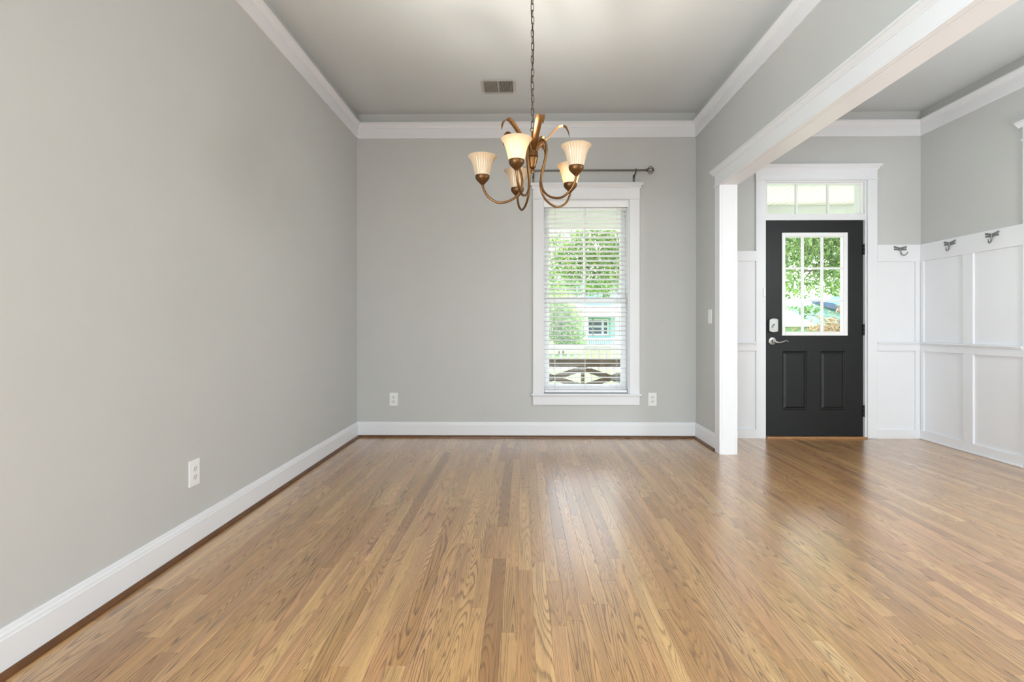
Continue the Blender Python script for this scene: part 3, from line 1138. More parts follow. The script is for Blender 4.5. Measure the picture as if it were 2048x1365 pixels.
def rail_back(parent, xa, xb, zt0, zt1, stiles):
    MB().box(xa, xb, YB - 0.005, YB, 0, zt0).build('panel', 'wains', parent)
    MB().box(xa, xb, YB - WP, YB, zt0, zt1).build('top_rail', 'wains', parent, bevel=0.0015)
    MB().box(xa, xb, YB - WP, YB - 0.005, 0, 0.082).build('base_rail', 'wains', parent, bevel=0.0015)
    MB().box(xa, xb, YB - WP, YB - 0.005, 0.815, 0.872).build('middle_rail', 'wains', parent, bevel=0.0015)
    MB().box(xa, xb, YB - 0.038, YB - 0.005, 0.884, 0.900).build('chair_rail_cap', 'wains', parent, bevel=0.003)
    MB().box(xa, xb, YB - 0.030, YB - 0.005, 0.872, 0.884).build('chair_rail_bead', 'wains', parent, bevel=0.003)
    for a, b in stiles:
        MB().box(a, b, YB - WP, YB - 0.005, 0.082, 0.815).build('stile', 'wains', parent, bevel=0.0015)
        MB().box(a, b, YB - WP, YB - 0.005, 0.900, zt0).build('stile', 'wains', parent, bevel=0.0015)


rail_back(WS, XD1, DX0 - dcw, onY(1490, 523, YB).z, onY(1490, 503, YB).z, [])
WB = thing('trim_10', (onY(1792, 700, YB).x, YB, 0), 'white wainscot panel right of the entry door', 'wainscot', kind='structure')
xs1 = onY(1831.5, 700, YB - WP).x
zr0, zr1_ = onY(1790, 524, YB).z, onY(1790, 490.3, YB).z
rail_back(WB, DX1 + dcw, XF, zr0, zr1_, [(xs1, XF - WP)])
WR = thing('trim_11', (XF, 4.3, 0), 'white board and batten wainscot along the right foyer wall', 'wainscot', kind='structure')
YE = onX(2045, 700, XF - 0.024).y
XW = XF - WP
ya_, yb_ = YE, YB - WP
MB().box(XF - 0.005, XF, ya_, YB, 0, zr0).build('panel', 'wains', WR)
MB().box(XW, XF, ya_, yb_, zr0, zr1_).build('top_rail', 'wains', WR, bevel=0.0015)
MB().box(XW, XF - 0.005, ya_, yb_, 0, 0.082).build('base_rail', 'wains', WR, bevel=0.0015)
MB().box(XW - 0.010, XW, ya_, yb_, 0, 0.016).build('shoe_moulding', 'wains', WR, bevel=0.004)
MB().box(XW, XF - 0.005, ya_, yb_, 0.815, 0.872).build('middle_rail', 'wains', WR, bevel=0.0015)
MB().box(XF - 0.038, XF - 0.005, ya_, yb_, 0.884, 0.900).build('chair_rail_cap', 'wains', WR, bevel=0.003)
MB().box(XF - 0.030, XF - 0.005, ya_, yb_, 0.872, 0.884).build('chair_rail_bead', 'wains', WR, bevel=0.003)
st = [(onX(1846.5, 700, XW).y, yb_), (onX(1945.5, 700, XW).y, onX(1925.5, 700, XW).y)]
for a, b in st:
    MB().box(XW, XF - 0.005, a, b, 0.082, 0.815).build('stile', 'wains', WR, bevel=0.0015)
    MB().box(XW, XF - 0.005, a, b, 0.900, zr0).build('stile', 'wains', WR, bevel=0.0015)
# casing of the doorway at the right edge of the view and its closed white door
RD = thing('trim_12', (XF, YE, 0), 'white craftsman door casing at the right edge of the foyer wall', 'door casing', kind='structure')
cwr = 0.09
hz1 = onX(2044.5, 282, XF - 0.02).z
FD1 = YE - cwr
FD0 = FD1 - 0.82
MB().box(XF - 0.024, XF, FD1, YE, 0, hz1).build('side_casing', 'white', RD, bevel=0.0015)
MB().box(XF - 0.024, XF, FD0 - cwr, FD0, 0, hz1).build('side_casing', 'white', RD, bevel=0.0015)
MB().box(XF - 0.032, XF, FD0 - cwr - 0.01, YE + 0.010, hz1, hz1 + 0.012).build('bead', 'white', RD, bevel=0.004)
MB().box(XF - 0.024, XF, FD0 - cwr, YE, hz1 + 0.012, hz1 + 0.10).build('head_board', 'white', RD)
MB().prism([(XF - d, z) for d, z in cap_profile(0.024, hz1 + 0.10, hz1 + 0.142)], 'y', FD0 - cwr - 0.03, YE + 0.032).build('head_cap', 'white', RD)
D2 = thing('door_2', (XF, (FD0 + FD1) / 2, 0), 'closed white panelled door in the right foyer wall outside the view', 'door', kind='structure')
MB().box(XF - 0.012, XF, FD0 + 0.003, FD1 - 0.003, 0.01, hz1 - 0.003).build('slab', 'white', D2)
for (a, b) in ((0.12, 0.95), (1.1, hz1 - 0.15)):
    MB().box(XF - 0.018, XF - 0.012, FD0 + 0.11, FD1 - 0.11, a, b).build('raised_panel', 'white', D2, bevel=0.005)
MB().sphere((XF - 0.05, FD0 + 0.07, 0.95), 0.028, 14, 8).build('knob', 'nickel', D2, smooth=True)

# ================================================================== coat hooks
def coat_hook(frame, label):
    """frame: (origin, right, out) ; local x along the wall, y out of the wall, z up"""
    o, rx, out = frame
    T = lambda p: Vector(o) + Vector(rx) * p[0] + Vector(out) * p[1] + Vector((0, 0, p[2]))
    t = thing('coat_hook', o, label, 'coat hook', 'pewter coat hooks on the wainscot rail')
    b = MB()
    b.tube([T((0, 0.006, 0.010)), T((0, 0.008, 0.0)), T((0, 0.008, -0.016)), T((0.001, 0.010, -0.030))], [0.0055, 0.0075, 0.0065, 0.0048], 10)
    b.build('body', 'pewter', t, smooth=True)
    for s in (-1, 1):
        for (za, zb2, tip, w0, w1) in ((0.006, 0.020, 0.058, 0.007, 0.0085), (-0.006, -0.003, 0.056, 0.0075, 0.008)):
            vv = []
            for dy in (0.002, 0.006):
                vv += [T((s * 0.002, dy + 0.002, za - w0)), T((s * tip, dy, zb2 - w1 * 0.9)), T((s * (tip + 0.003), dy, zb2)), T((s * tip * 0.97, dy, zb2 + w1)), T((s * 0.002, dy + 0.002, za + w0))]
            ff = [(0, 1, 2, 3, 4), (9, 8, 7, 6, 5)] + [(i, (i + 1) % 5, (i + 1) % 5 + 5, i + 5) for i in range(5)]
            MB().add(vv, ff).build('wing', 'pewter', t, bevel=0.0008)
    pts = smoothpath([T((0.001, 0.009, -0.026)), T((0.003, 0.014, -0.046)), T((0.009, 0.030, -0.060)), T((0.018, 0.046, -0.060)), T((0.026, 0.056, -0.044)), T((0.030, 0.058, -0.034))], 5)
    n = len(pts)
    MB().tube(pts, [0.0052 - 0.002 * i / (n - 1) for i in range(n)], 8).build('hook', 'pewter', t, smooth=True)
    return t


p = onY(1800, 498.5, YB - WP)
coat_hook(((p.x, YB - WP, p.z), (1, 0, 0), (0, -1, 0)), 'pewter winged coat hook on the rail right of the entry door')
p = onX(1900, 488, XW)
coat_hook(((XW, p.y, p.z), (0, -1, 0), (-1, 0, 0)), 'pewter winged coat hook nearest the corner on the right foyer wall')
p = onX(1985, 471, XW)
coat_hook(((XW, p.y, p.z), (0, -1, 0), (-1, 0, 0)), 'pewter winged coat hook farthest right on the right foyer wall')

# ================================================================== outlets, switch, vent
def outlet(o, rx, out, label):
    T = lambda x, y, z: Vector(o) + Vector(rx) * x + Vector(out) * y + Vector((0, 0, z))
    t = thing('wall_outlet', o, label, 'outlet', 'white duplex outlets')

    def bx(x0, x1, y0, y1, z0, z1):
        vv = [T(x, y, z) for z in (z0, z1) for y in (y0, y1) for x in (x0, x1)]
        return MB().add(vv, [(0, 2, 3, 1), (4, 5, 7, 6), (0, 1, 5, 4), (2, 6, 7, 3), (0, 4, 6, 2), (1, 3, 7, 5)])
    bx(-0.039, 0.039, 0, 0.006, -0.0615, 0.0615).build('cover_plate', 'plastic', t, bevel=0.002)
    for s in (-1, 1):
        zc = 0.0195 * s
        ol = []
        for k in range(16):
            a = 2 * PI * k / 16
            ol.append((0.0172 * math.cos(a), max(-0.0135, min(0.0135, 0.0172 * math.sin(a)))))
        vv = [T(a, 0.006, zc + b) for a, b in ol] + [T(a, 0.009, zc + b) for a, b in ol]
        ff = [(i, (i + 1) % 16, (i + 1) % 16 + 16, i + 16) for i in range(16)] + [tuple(range(16, 32))]
        so = MB().add(vv, ff).build('socket', 'socket', t)
        for (x, hh) in ((-0.0065, 0.0045), (0.0065, 0.0035)):
            bx(x - 0.0011, x + 0.0011, 0.0088, 0.0093, zc + 0.003 - hh, zc + 0.003 + hh).build('slot', 'slot', so)
        bx(-0.0022, 0.0022, 0.0088, 0.0093, zc - 0.0095, zc - 0.0055).build('slot', 'slot', so)
    bx(-0.002, 0.002, 0.006, 0.0072, -0.002, 0.002).build('screw', 'socket', t)
    return t


p = onX(387, 946, XL)
outlet((XL, p.y, p.z), (0, 1, 0), (1, 0, 0), 'white duplex outlet low on the left wall')
p = onY(787.5, 799, YB)
outlet((p.x, YB, p.z), (1, 0, 0), (0, -1, 0), 'white duplex outlet on the window wall near the left corner')
p = onY(1304.7, 799, YB)
outlet((p.x, YB, p.z), (1, 0, 0), (0, -1, 0), 'white duplex outlet just right of the window apron')

p0, p1 = onX(1416, 633, XR), onX(1425, 633, XR)
yc_s = (p0.y + p1.y) / 2
zc_s = onX(1420.5, 633.5, XR).z
SW = thing('light_switch', (XR, yc_s, zc_s), 'white toggle light switch on the dividing wall beside the opening', 'light switch')
MB().box(XR - 0.006, XR, yc_s - 0.039, yc_s + 0.039, zc_s - 0.0615, zc_s + 0.0615).build('cover_plate', 'plastic', SW, bevel=0.002)
MB().box(XR - 0.016, XR - 0.006, yc_s - 0.005, yc_s + 0.005, zc_s - 0.004, zc_s + 0.011).build('toggle', 'socket', SW, bevel=0.002)
for s in (-1, 1):
    MB().lathe([(0.003, -0.0075), (0.003, -0.006)], (XR, yc_s, zc_s + s * 0.03), 8, axis='x').build('screw', 'socket', SW)

a, b = onZ(963, 162, HC), onZ(1031, 183.4, HC)
vx0, vx1 = onZ(962, 172, HC).x, onZ(1032, 172, HC).x
vy0, vy1 = b.y, a.y
VT = thing('ceiling_vent', ((vx0 + vx1) / 2, (vy0 + vy1) / 2, HC), 'greige ceiling register with two louvred halves', 'vent')
m = MB()
bo = 0.024
m.box(vx0, vx0 + bo, vy0, vy1, HC - 0.005, HC)
m.box(vx1 - bo, vx1, vy0, vy1, HC - 0.005, HC)
m.box(vx0 + bo, vx1 - bo, vy0, vy0 + bo, HC - 0.005, HC)
m.box(vx0 + bo, vx1 - bo, vy1 - bo, vy1, HC - 0.005, HC)
m.build('frame', 'vent', VT, bevel=0.001)
MB().box(vx0 + bo, vx1 - bo, vy0 + bo, vy1 - bo, HC - 0.0012, HC - 0.0002).build('duct_opening', 'vent_dark', VT)
xm = (vx0 + vx1) / 2
MB().box(xm - 0.004, xm + 0.004, vy0 + bo, vy1 - bo, HC - 0.007, HC - 0.001).build('centre_bar', 'vent', VT)
nl = 13
for half, (a0, a1, ang) in enumerate(((vx0 + bo, xm - 0.004, 0.6), (xm + 0.004, vx1 - bo, -0.6))):
    for k in range(nl):
        xc = a0 + (a1 - a0) * (k + 0.5) / nl
        l = MB().box(xc - 0.0006, xc + 0.0006, vy0 + bo + 0.001, vy1 - bo - 0.001, HC - 0.009, HC - 0.0015)
        l.rot_about(0, (xc, 0, HC - 0.005), 'Y', ang)
        l.build('louvre', 'vent', VT)

# ================================================================== chandelier
CX, CYY = onY(1065, 400, 2.70).x, 2.70
CH = thing('chandelier', (CX, CYY, EYE + 0.80), 'bronze five-arm chandelier with ribbed cream bell shades and curled leaves', 'chandelier')


def E(h):
    return EYE + h


m = MB().lathe([(0.001, E(0.800)), (0.007, E(0.803)), (0.0105, E(0.812)), (0.0085, E(0.821)), (0.0055, E(0.826)), (0.011, E(0.829)), (0.0165, E(0.834)), (0.019, E(0.846)),
                (0.0235, E(0.862)), (0.0275, E(0.878)), (0.0285, E(0.884)), (0.0265, E(0.887)), (0.0310, E(0.890)), (0.0310, E(0.894)), (0.0290, E(0.897)),
                (0.0300, E(0.914)), (0.0280, E(0.920)), (0.012, E(0.924)), (0.007, E(0.93)), (0.006, E(1.02)), (0.004, E(1.025))], (CX, CYY, 0), 28)
m.build('hub', 'bronze', CH, smooth=True)
arm_pts = [(0.020, 0.905), (0.030, 0.945), (0.052, 0.970), (0.078, 0.955), (0.088, 0.910), (0.076, 0.850), (0.060, 0.800), (0.054, 0.752), (0.070, 0.700),
           (0.115, 0.662), (0.178, 0.650), (0.232, 0.680), (0.258, 0.722), (0.264, 0.750)]
arm_angles = [180, 252, 324, 36, 108]
lit = {252, 36}
R0 = 0.264
shade_prof = [(0.0335, 0.782), (0.036, 0.790), (0.040, 0.806), (0.0435, 0.820), (0.0465, 0.834), (0.0500, 0.848), (0.0550, 0.863), (0.0615, 0.877), (0.0690, 0.888), (0.0755, 0.894)]
shade_in = [(r - 0.003, z) for r, z in shade_prof[::-1]]
for A in arm_angles:
    a = math.radians(A)
    dx, dy = math.cos(a), math.sin(a)
    pth = smoothpath([(CX + r * dx, CYY + r * dy, E(h)) for r, h in arm_pts], 6)
    MB().tube(pth, 0.0062, 10).build('arm', 'bronze', CH, smooth=True)
    cx, cyy = CX + R0 * dx, CYY + R0 * dy
    sh = MB().lathe([(r, E(z)) for r, z in shade_prof + shade_in], (cx, cyy, 0), 120, closed=True, rib=30, ramp=0.02).build('lamp_shade', 'shade', CH, smooth=True)
    MB().lathe([(0.007, E(0.742)), (0.010, E(0.747)), (0.018, E(0.755)), (0.028, E(0.765)), (0.034, E(0.773)), (0.0365, E(0.778)), (0.0375, E(0.784)), (0.0375, E(0.793)), (0.035, E(0.795)), (0.031, E(0.786)), (0.005, E(0.784))], (cx, cyy, 0), 28).build('shade_holder', 'bronze_dark', CH, smooth=True)
    MB().lathe([(0.010, E(0.784)), (0.011, E(0.80)), (0.018, E(0.82)), (0.022, E(0.834)), (0.022, E(0.844)), (0.015, E(0.858)), (0.002, E(0.864))], (cx, cyy, 0), 16).build('bulb', 'bulb_on' if A in lit else 'bulb_off', CH, smooth=True)
leaf_pts = [(0.012, 0.915), (0.028, 0.930), (0.055, 0.962), (0.085, 0.997), (0.115, 1.030), (0.140, 1.050), (0.160, 1.055), (0.178, 1.045), (0.190, 1.020), (0.196, 0.990)]
leaf_w = [0.008, 0.011, 0.014, 0.0165, 0.018, 0.0185, 0.018, 0.0165, 0.011, 0.001]
for A in (216, 284, 0, 72, 144):
    a = math.radians(A)
    d = Vector((math.cos(a), math.sin(a), 0))
    s = Vector((-math.sin(a), math.cos(a), 0))
    base = [Vector((r, 0, h)) for r, h in leaf_pts]
    vv = []
    n = len(base)
    for side in (0, 1):
        for i in range(n):
            tg = (base[min(i + 1, n - 1)] - base[max(i - 1, 0)]).normalized()
            nm = Vector((-tg.z, 0, tg.x))
            for j, wj in enumerate((-1, -0.5, 0, 0.5, 1)):
                crease = -0.25 * (1 - abs(wj)) * leaf_w[i]
                q = base[i] + nm * (crease + (0.0016 if side else -0.0016 * (1 if leaf_w[i] > 0.005 else 0.2)) * (1 - 0.6 * abs(wj)))
                wp = Vector((CX, CYY, EYE)) + d * q.x + s * (wj * leaf_w[i]) + Vector((0, 0, q.z))
                vv.append(wp)
    ff = []
    for i in range(n - 1):
        for j in range(4):
            k = i * 5 + j
            ff.append((k, k + 1, k + 6, k + 5))
            k2 = k + n * 5
            ff.append((k2, k2 + 5, k2 + 6, k2 + 1))
        for j in (0, 4):
            k = i * 5 + j
            ff.append((k, k + 5, k + 5 + n * 5, k + n * 5))
    e0, e1 = 0, (n - 1) * 5
    for e in (e0, e1):
        ff.append(tuple(e + j for j in range(5)) + tuple(e + j + n * 5 for j in range(4, -1, -1)))
    MB().add(vv, ff).build('leaf', 'bronze', CH, smooth=True)
# loop, chain and cord up to the ceiling canopy
m = MB().tube([(CX + 0.011 * math.cos(t), CYY, E(1.033) + 0.011 * math.sin(t)) for t in [2 * PI * k / 16 for k in range(16)]], 0.0022, 6, closed=True)
m.build('loop', 'bronze_dark', CH, smooth=True)


def link(c, ang):
    pts = []
    hl, hw_ = 0.0135, 0.0072
    for k in range(16):
        t = 2 * PI * k / 16
        x = hw_ * math.cos(t)
        z = hw_ * math.sin(t) + (hl if math.sin(t) > 0.01 else (-hl if math.sin(t) < -0.01 else 0))
        pts.append((c[0] + x * math.cos(ang), c[1] + x * math.sin(ang), c[2] + z))
    return MB().tube(pts, 0.0017, 6, closed=True)


zl = E(1.033) + 0.026
k = 0
while zl < HC - 0.05:
    link((CX + 0.0008 * math.sin(k * 1.7), CYY, zl), 0.35 if k % 2 == 0 else 0.35 + PI / 2).build('chain_link', 'chain', CH, smooth=True)
    zl += 0.0345
    k += 1
pts = []
z = E(1.0)
i = 0
while z < HC - 0.03:
    pts.append((CX + 0.0065 * math.sin(i * 0.55 + 0.4) - 0.001, CYY - 0.004 + 0.004 * math.cos(i * 0.55), z))
    z += 0.035
    i += 1
pts.append((CX, CYY, HC - 0.03))
MB().tube(smoothpath(pts, 3), 0.0022, 6).build('electric_cord', 'cord', CH, smooth=True)
MB().lathe([(0.008, HC - 0.04), (0.02, HC - 0.036), (0.055, HC - 0.022), (0.065, HC - 0.008), (0.065, HC)], (CX, CYY, 0), 28).build('ceiling_canopy', 'bronze_dark', CH, smooth=True)

# ================================================================== added fill lamp behind the camera, pendant in the foyer
def globe_lamp(x, y, z, r, mat, label):
    t = thing('globe_pendant', (x, y, z), label, 'ceiling lamp', 'opal globe pendants outside the view')
    MB().sphere((x, y, z), r, 24, 14).build('globe', mat, t, smooth=True)
    MB().lathe([(0.04, z + r * 0.97), (0.045, z + r + 0.02), (0.012, z + r + 0.04), (0.008, HC - 0.03), (0.06, HC - 0.025), (0.065, HC)], (x, y, 0), 20).build('stem', 'bronze_dark', t, smooth=True)


def fill_lamp(x, y, z, r, mat, label):  # unseen globe on a stand, added to brighten the room
    t = thing('fill_globe_lamp', (x, y, 0), label, 'fill lamp')
    MB().sphere((x, y, z), r, 28, 16).build('globe', mat, t, smooth=True)
    MB().lathe([(0.15, 0.0005), (0.15, 0.02), (0.02, 0.03), (0.012, 0.06), (0.012, z - r - 0.03), (0.05, z - r - 0.01), (0.05, z - r * 0.97)], (x, y, 0), 24).build('stand', 'bronze_dark', t, smooth=True)


fill_lamp(FILL_AT[0], FILL_AT[1], FILL_AT[2], 0.26, 'globe', 'unseen opal globe lamp added as fill light behind the camera')
globe_lamp(PEND[0], PEND[1], PEND[2], 0.18, 'globe_foyer', 'lit opal globe pendant in the near part of the foyer')

# ================================================================== outdoors: porch
PZ = -0.14                       # porch deck level
YP = 7.25                        # front edge of porch (railing, beam)
PXA, PXB = -3.2, 6.2
mb = MB().box(PXA, PXB, YO, YP + 0.25, PZ - 0.2, PZ)
struct(mb.build('porch_floor', 'porch_floor'), 'grey porch deck outside the window and door', 'porch floor')
mb = MB()
mb.box(PXA, XL - 0.14, YB, YO, PZ, HC)
mb.box(XF + 0.14, PXB, YB, YO, PZ, HC)
struct(mb.build('wall_porch', 'siding_house'), 'white siding of the house front beside the porch', 'wall')
PCZ = 2.72
pc = struct(MB().box(PXA, PXB, YO, YP + 0.3, PCZ + 0.014, HC + 0.1).build('porch_ceiling', 'porch_white'), 'cream beadboard porch ceiling seen through the transom', 'porch ceiling')
bw = 0.085
nb = int((PXB - PXA) / bw)
bproto = MB().prism([(0.005, PCZ + 0.014), (0.005, PCZ + 0.003), (0.008, PCZ), (bw - 0.008, PCZ), (bw - 0.005, PCZ + 0.003), (bw - 0.005, PCZ + 0.014)], 'y', YO, YP + 0.08)
bo_ = None
for i in range(nb):
    if bo_ is None:
        bo_ = bproto.build('board', 'porch_ceil')
        o = bo_
    else:
        o = bo_.copy()
        col.objects.link(o)
    o.location = (PXA + i * bw, 0, 0)
    adopt(o, pc)
mb = MB()
mb.box(PXA, PXB, YP - 0.09, YP + 0.09, 2.42, PCZ - 0.001)
struct(mb.build('porch_beam', 'porch_white'), 'white beam along the front edge of the porch', 'porch beam')


def porch_post(x, label):
    t = thing('porch_post', (x, YP, PZ), label, 'porch post', 'porch posts')
    MB().box(x - 0.09, x + 0.09, YP - 0.09, YP + 0.09, PZ + 0.14, 2.30).build('shaft', 'porch_ceil', t, bevel=0.006)
    MB().box(x - 0.115, x + 0.115, YP - 0.115, YP + 0.115, PZ, PZ + 0.14).build('plinth', 'porch_ceil', t, bevel=0.006)
    MB().box(x - 0.115, x + 0.115, YP - 0.115, YP + 0.115, 2.30, 2.42).build('capital', 'porch_ceil', t, bevel=0.006)


xp = onY(1711, 400, YP).x + 0.07
porch_post(xp, 'cream porch post at the right of the transom view')
porch_post(-1.4, 'cream porch post hidden left of the dining room window')
m = MB()
PBx = onY(1712.5, 400, 6.2).x
RL = thing('porch_railing', (1.0, YP, PZ), 'white porch railing with square balusters beyond the dining room window', 'railing')
rz1, rz0 = onY(1170, 691.5, YP).z, onY(1170, 701.5, YP).z
MB().box(-1.28, xp - 0.118, YP - 0.045, YP + 0.045, rz0, rz1).build('top_rail', 'porch_white', RL, bevel=0.005)
MB().box(-1.28, xp - 0.118, YP - 0.03, YP + 0.03, PZ + 0.06, PZ + 0.11).build('bottom_rail', 'porch_white', RL, bevel=0.004)
b0 = None
xbal = -1.25
while xbal < xp - 0.12:
    if b0 is None:
        b0 = MB().box(-0.016, 0.016, YP - 0.016, YP + 0.016, PZ + 0.11, rz0).build('baluster', 'porch_white')
        o = b0
    else:
        o = b0.copy()
        col.objects.link(o)
    o.location = (xbal, 0, 0)
    adopt(o, RL)
    xbal += 0.106

# bench on the porch, its back to the window
YBn = 5.62
sc = F / YBn
bc = onY(1165.5, 700, YBn).x
hwB = 114 / sc
BN = thing('porch_bench', (bc, YBn + 0.3, PZ), 'weathered brown wooden bench with crossed back on the porch outside the window', 'bench')
zt = onY(1165, 719, YBn).z
zrb = onY(1165, 734, YBn).z
zbt = onY(1165, 778, YBn).z
MB().box(bc - hwB, bc + hwB, YBn - 0.02, YBn + 0.02, zrb, zt).build('back_top_rail', 'bench', BN, bevel=0.004)
MB().box(bc - hwB, bc + hwB, YBn - 0.02, YBn + 0.02, zbt - 0.07, zbt).build('back_bottom_rail', 'bench', BN, bevel=0.004)
MB().box(bc - 0.02, bc + 0.02, YBn - 0.018, YBn + 0.018, zbt, zrb).build('centre_post', 'bench', BN)
for sgn in (-1, 1):
    xc = bc + sgn * hwB / 2
    for q in (-1, 1):
        m = MB()
        x0_, x1_ = xc - hwB / 2 + 0.02, xc + hwB / 2 - 0.02
        za_, zb_ = (zbt + 0.025, zrb - 0.025) if q > 0 else (zrb - 0.025, zbt + 0.025)
        hh = 0.032
        m.prism([(x0_, za_ - hh), (x1_, zb_ - hh), (x1_, zb_ + hh), (x0_, za_ + hh)], 'y', YBn - 0.014 + 0.004 * q, YBn + 0.012 + 0.004 * q)
        m.build('cross_brace', 'bench', BN)
for sgn in (-1, 1):
    xe_ = bc + sgn * (hwB + 0.03)
    MB().box(xe_ - 0.03, xe_ + 0.03, YBn - 0.03, YBn + 0.03, PZ, zt + 0.02).build('leg', 'bench', BN, bevel=0.004)
    MB().box(xe_ - 0.03, xe_ + 0.03, YBn + 0.5, YBn + 0.56, PZ, 0.44).build('leg', 'bench', BN, bevel=0.004)
    MB().box(xe_ - 0.045, xe_ + 0.045, YBn + 0.03, YBn + 0.60, 0.44, 0.475).build('armrest', 'bench', BN, bevel=0.004)
for i in range(5):
    yy = YBn + 0.05 + i * 0.105
    MB().box(bc - hwB, bc + hwB, yy, yy + 0.09, 0.24, 0.265).build('seat_slat', 'bench', BN, bevel=0.003)
MB().box(bc - hwB, bc + hwB, YBn + 0.50, YBn + 0.54, 0.16, 0.24).build('apron', 'bench', BN)

# ------------------------------------------------------------------ garden, street, houses
GZ = -0.65
mb = MB().box(-60, 90, YP + 0.25, 140, GZ - 0.2, GZ)
struct(mb.build('ground', 'grass'), 'sunlit lawn beyond the porch', 'lawn')
mb = MB().box(-20, 40, YP + 0.25, YP + 4.0, GZ, GZ + 0.02)  # pale slab added to bounce sunlight up to the porch ceiling
struct(mb.build('bounce_paving', 'bounce_pale'), 'pale paving added below the porch to bounce sun onto its ceiling', 'paving')
mb = MB().box(-60, 90, 20.0, 25.0, GZ, GZ + 0.01)
struct(mb.build('street', 'road'), 'pale asphalt street crossing behind the lawn', 'street')


def siding(parent, xa, xb, y, za, zb, mat, step):
    """lap siding boards on a facade that faces -Y"""
    n = int((zb - za) / step)
    proto = MB().prism([(y, 0), (y - 0.03, 0), (y - 0.005, step * 0.98), (y, step * 0.98)], 'x', xa, xb)
    first = None
    for i in range(n):
        if first is None:
            first = proto.build('siding_board', mat)
            o = first
        else:
            o = first.copy()
            col.objects.link(o)
        o.location = (0, 0, za + i * step)
        adopt(o, parent)


def house_window(parent, xa, xb, y, za, zb):
    wn_ = MB()
    t = 0.09
    wn_.box(xa - t, xa, y - 0.09, y, za - t, zb + t)
    wn_.box(xb, xb + t, y - 0.09, y, za - t, zb + t)
    wn_.box(xa, xb, y - 0.09, y, za - t, za)
    wn_.box(xa, xb, y - 0.09, y, zb, zb + t)
    wn_.box(xa, xb, y - 0.07, y, (za + zb) / 2 - 0.03, (za + zb) / 2 + 0.03)
    o = wn_.build('window', 'porch_white', parent)
    MB().box(xa, xb, y - 0.05, y - 0.03, za, zb).build('pane', 'extglass', o)


# pale teal house seen through the dining room window
YH = 40.0
hx0, hx1 = onY(1148, 600, YH).x, onY(1262, 600, YH).x
H1 = thing('teal_house', ((hx0 + hx1) / 2, YH, GZ), 'pale teal two-storey house with white porch rail seen through the dining room blind', 'house')
zz_ = lambda v: onY(1200, v, YH).z
MB().box(hx0, hx1, YH, YH + 7, GZ, zz_(560)).build('wall', 'teal', H1)
siding(H1, hx0, hx1, YH, GZ, zz_(562), 'teal', 0.2)
m = MB().prism([(YH - 0.5, zz_(560)), (YH + 3.5, zz_(500)), (YH + 7.5, zz_(560)), (YH + 3.5, zz_(506))], 'x', hx0 - 0.4, hx1 + 0.4)
m.build('roof', 'roofp', H1)
m = MB().prism([(YH - 2.4, zz_(634)), (YH - 2.4, zz_(630)), (YH, zz_(611)), (YH, zz_(616))], 'x', hx0 - 0.3, hx1 + 0.2)
m.build('porch_roof', 'roofp', H1)
for (ua, ub) in ((1177, 1184), (1187, 1203), (1207, 1214)):
    house_window(H1, onY(ua, 650, YH).x, onY(ub, 650, YH).x, YH - 0.03, zz_(668), zz_(641))
house_window(H1, onY(1204, 600, YH).x, onY(1213, 600, YH).x, YH - 0.03, zz_(598), zz_(578))
for u in (1150, 1172, 1234):
    xx = onY(u, 650, YH - 2.2).x
    MB().box(xx - 0.12, xx + 0.12, YH - 2.3, YH - 2.06, GZ, zz_(631)).build('porch_column', 'porch_white', H1)
pr0, pr1 = onY(1150, 650, YH - 2.2).x, onY(1240, 650, YH - 2.2).x
MB().box(pr0, pr1, YH - 2.25, YH - 2.15, zz_(678), zz_(675)).build('porch_top_rail', 'porch_white', H1)
MB().box(pr0, pr1, YH - 2.4, YH, GZ, zz_(690)).build('porch_deck', 'porch_white', H1)
xx = pr0
while xx < pr1:
    MB().box(xx, xx + 0.06, YH - 2.23, YH - 2.17, zz_(690), zz_(678)).build('porch_baluster', 'porch_white', H1)
    xx += 0.16

# cream house with garage seen through the entry door
YG = 30.0
g0, g1 = onY(1545, 600, YG).x, onY(1720, 600, YG).x
H2 = thing('cream_house', ((g0 + g1) / 2, YG, GZ), 'pale cream house with sage garage doors seen through the entry door glass', 'house')
zg = lambda v: onY(1620, v, YG).z
GZ2 = GZ - 0.4
MB().box(g0, g1, YG, YG + 7, GZ, zg(653)).build('wall', 'cream', H2)
siding(H2, g0, g1, YG, GZ, zg(654), 'cream', 0.2)
MB().prism([(YG - 0.6, zg(652)), (YG - 0.6, zg(649.5)), (YG + 4.5, zg(590)), (YG + 9.6, zg(649.5)), (YG + 9.6, zg(652))], 'x', g0 - 0.4, g1 + 0.4).build('roof', 'roof', H2)
MB().box(g0 - 0.4, g1 + 0.4, YG - 0.72, YG - 0.6, zg(653.5), zg(649)).build('gutter', 'porch_white', H2)
for (ua, ub) in ((1564, 1583), (1587, 1648), (1652, 1700)):
    xa, xb = onY(ua, 660, YG).x, onY(ub, 660, YG).x
    q = MB()
    n = 12
    zs = zg(666)
    hgt = zg(656) - zs
    pts = [(xa, GZ), (xb, GZ), (xb, zs)] + [((xa + xb) / 2 + (xb - xa) / 2 * math.cos(PI * k / n), zs + hgt * math.sin(PI * k / n)) for k in range(1, n)] + [(xa, zs)]
    q.prism(pts, 'y', YG - 0.12, YG - 0.02)
    q.build('garage_door', 'sage', H2)
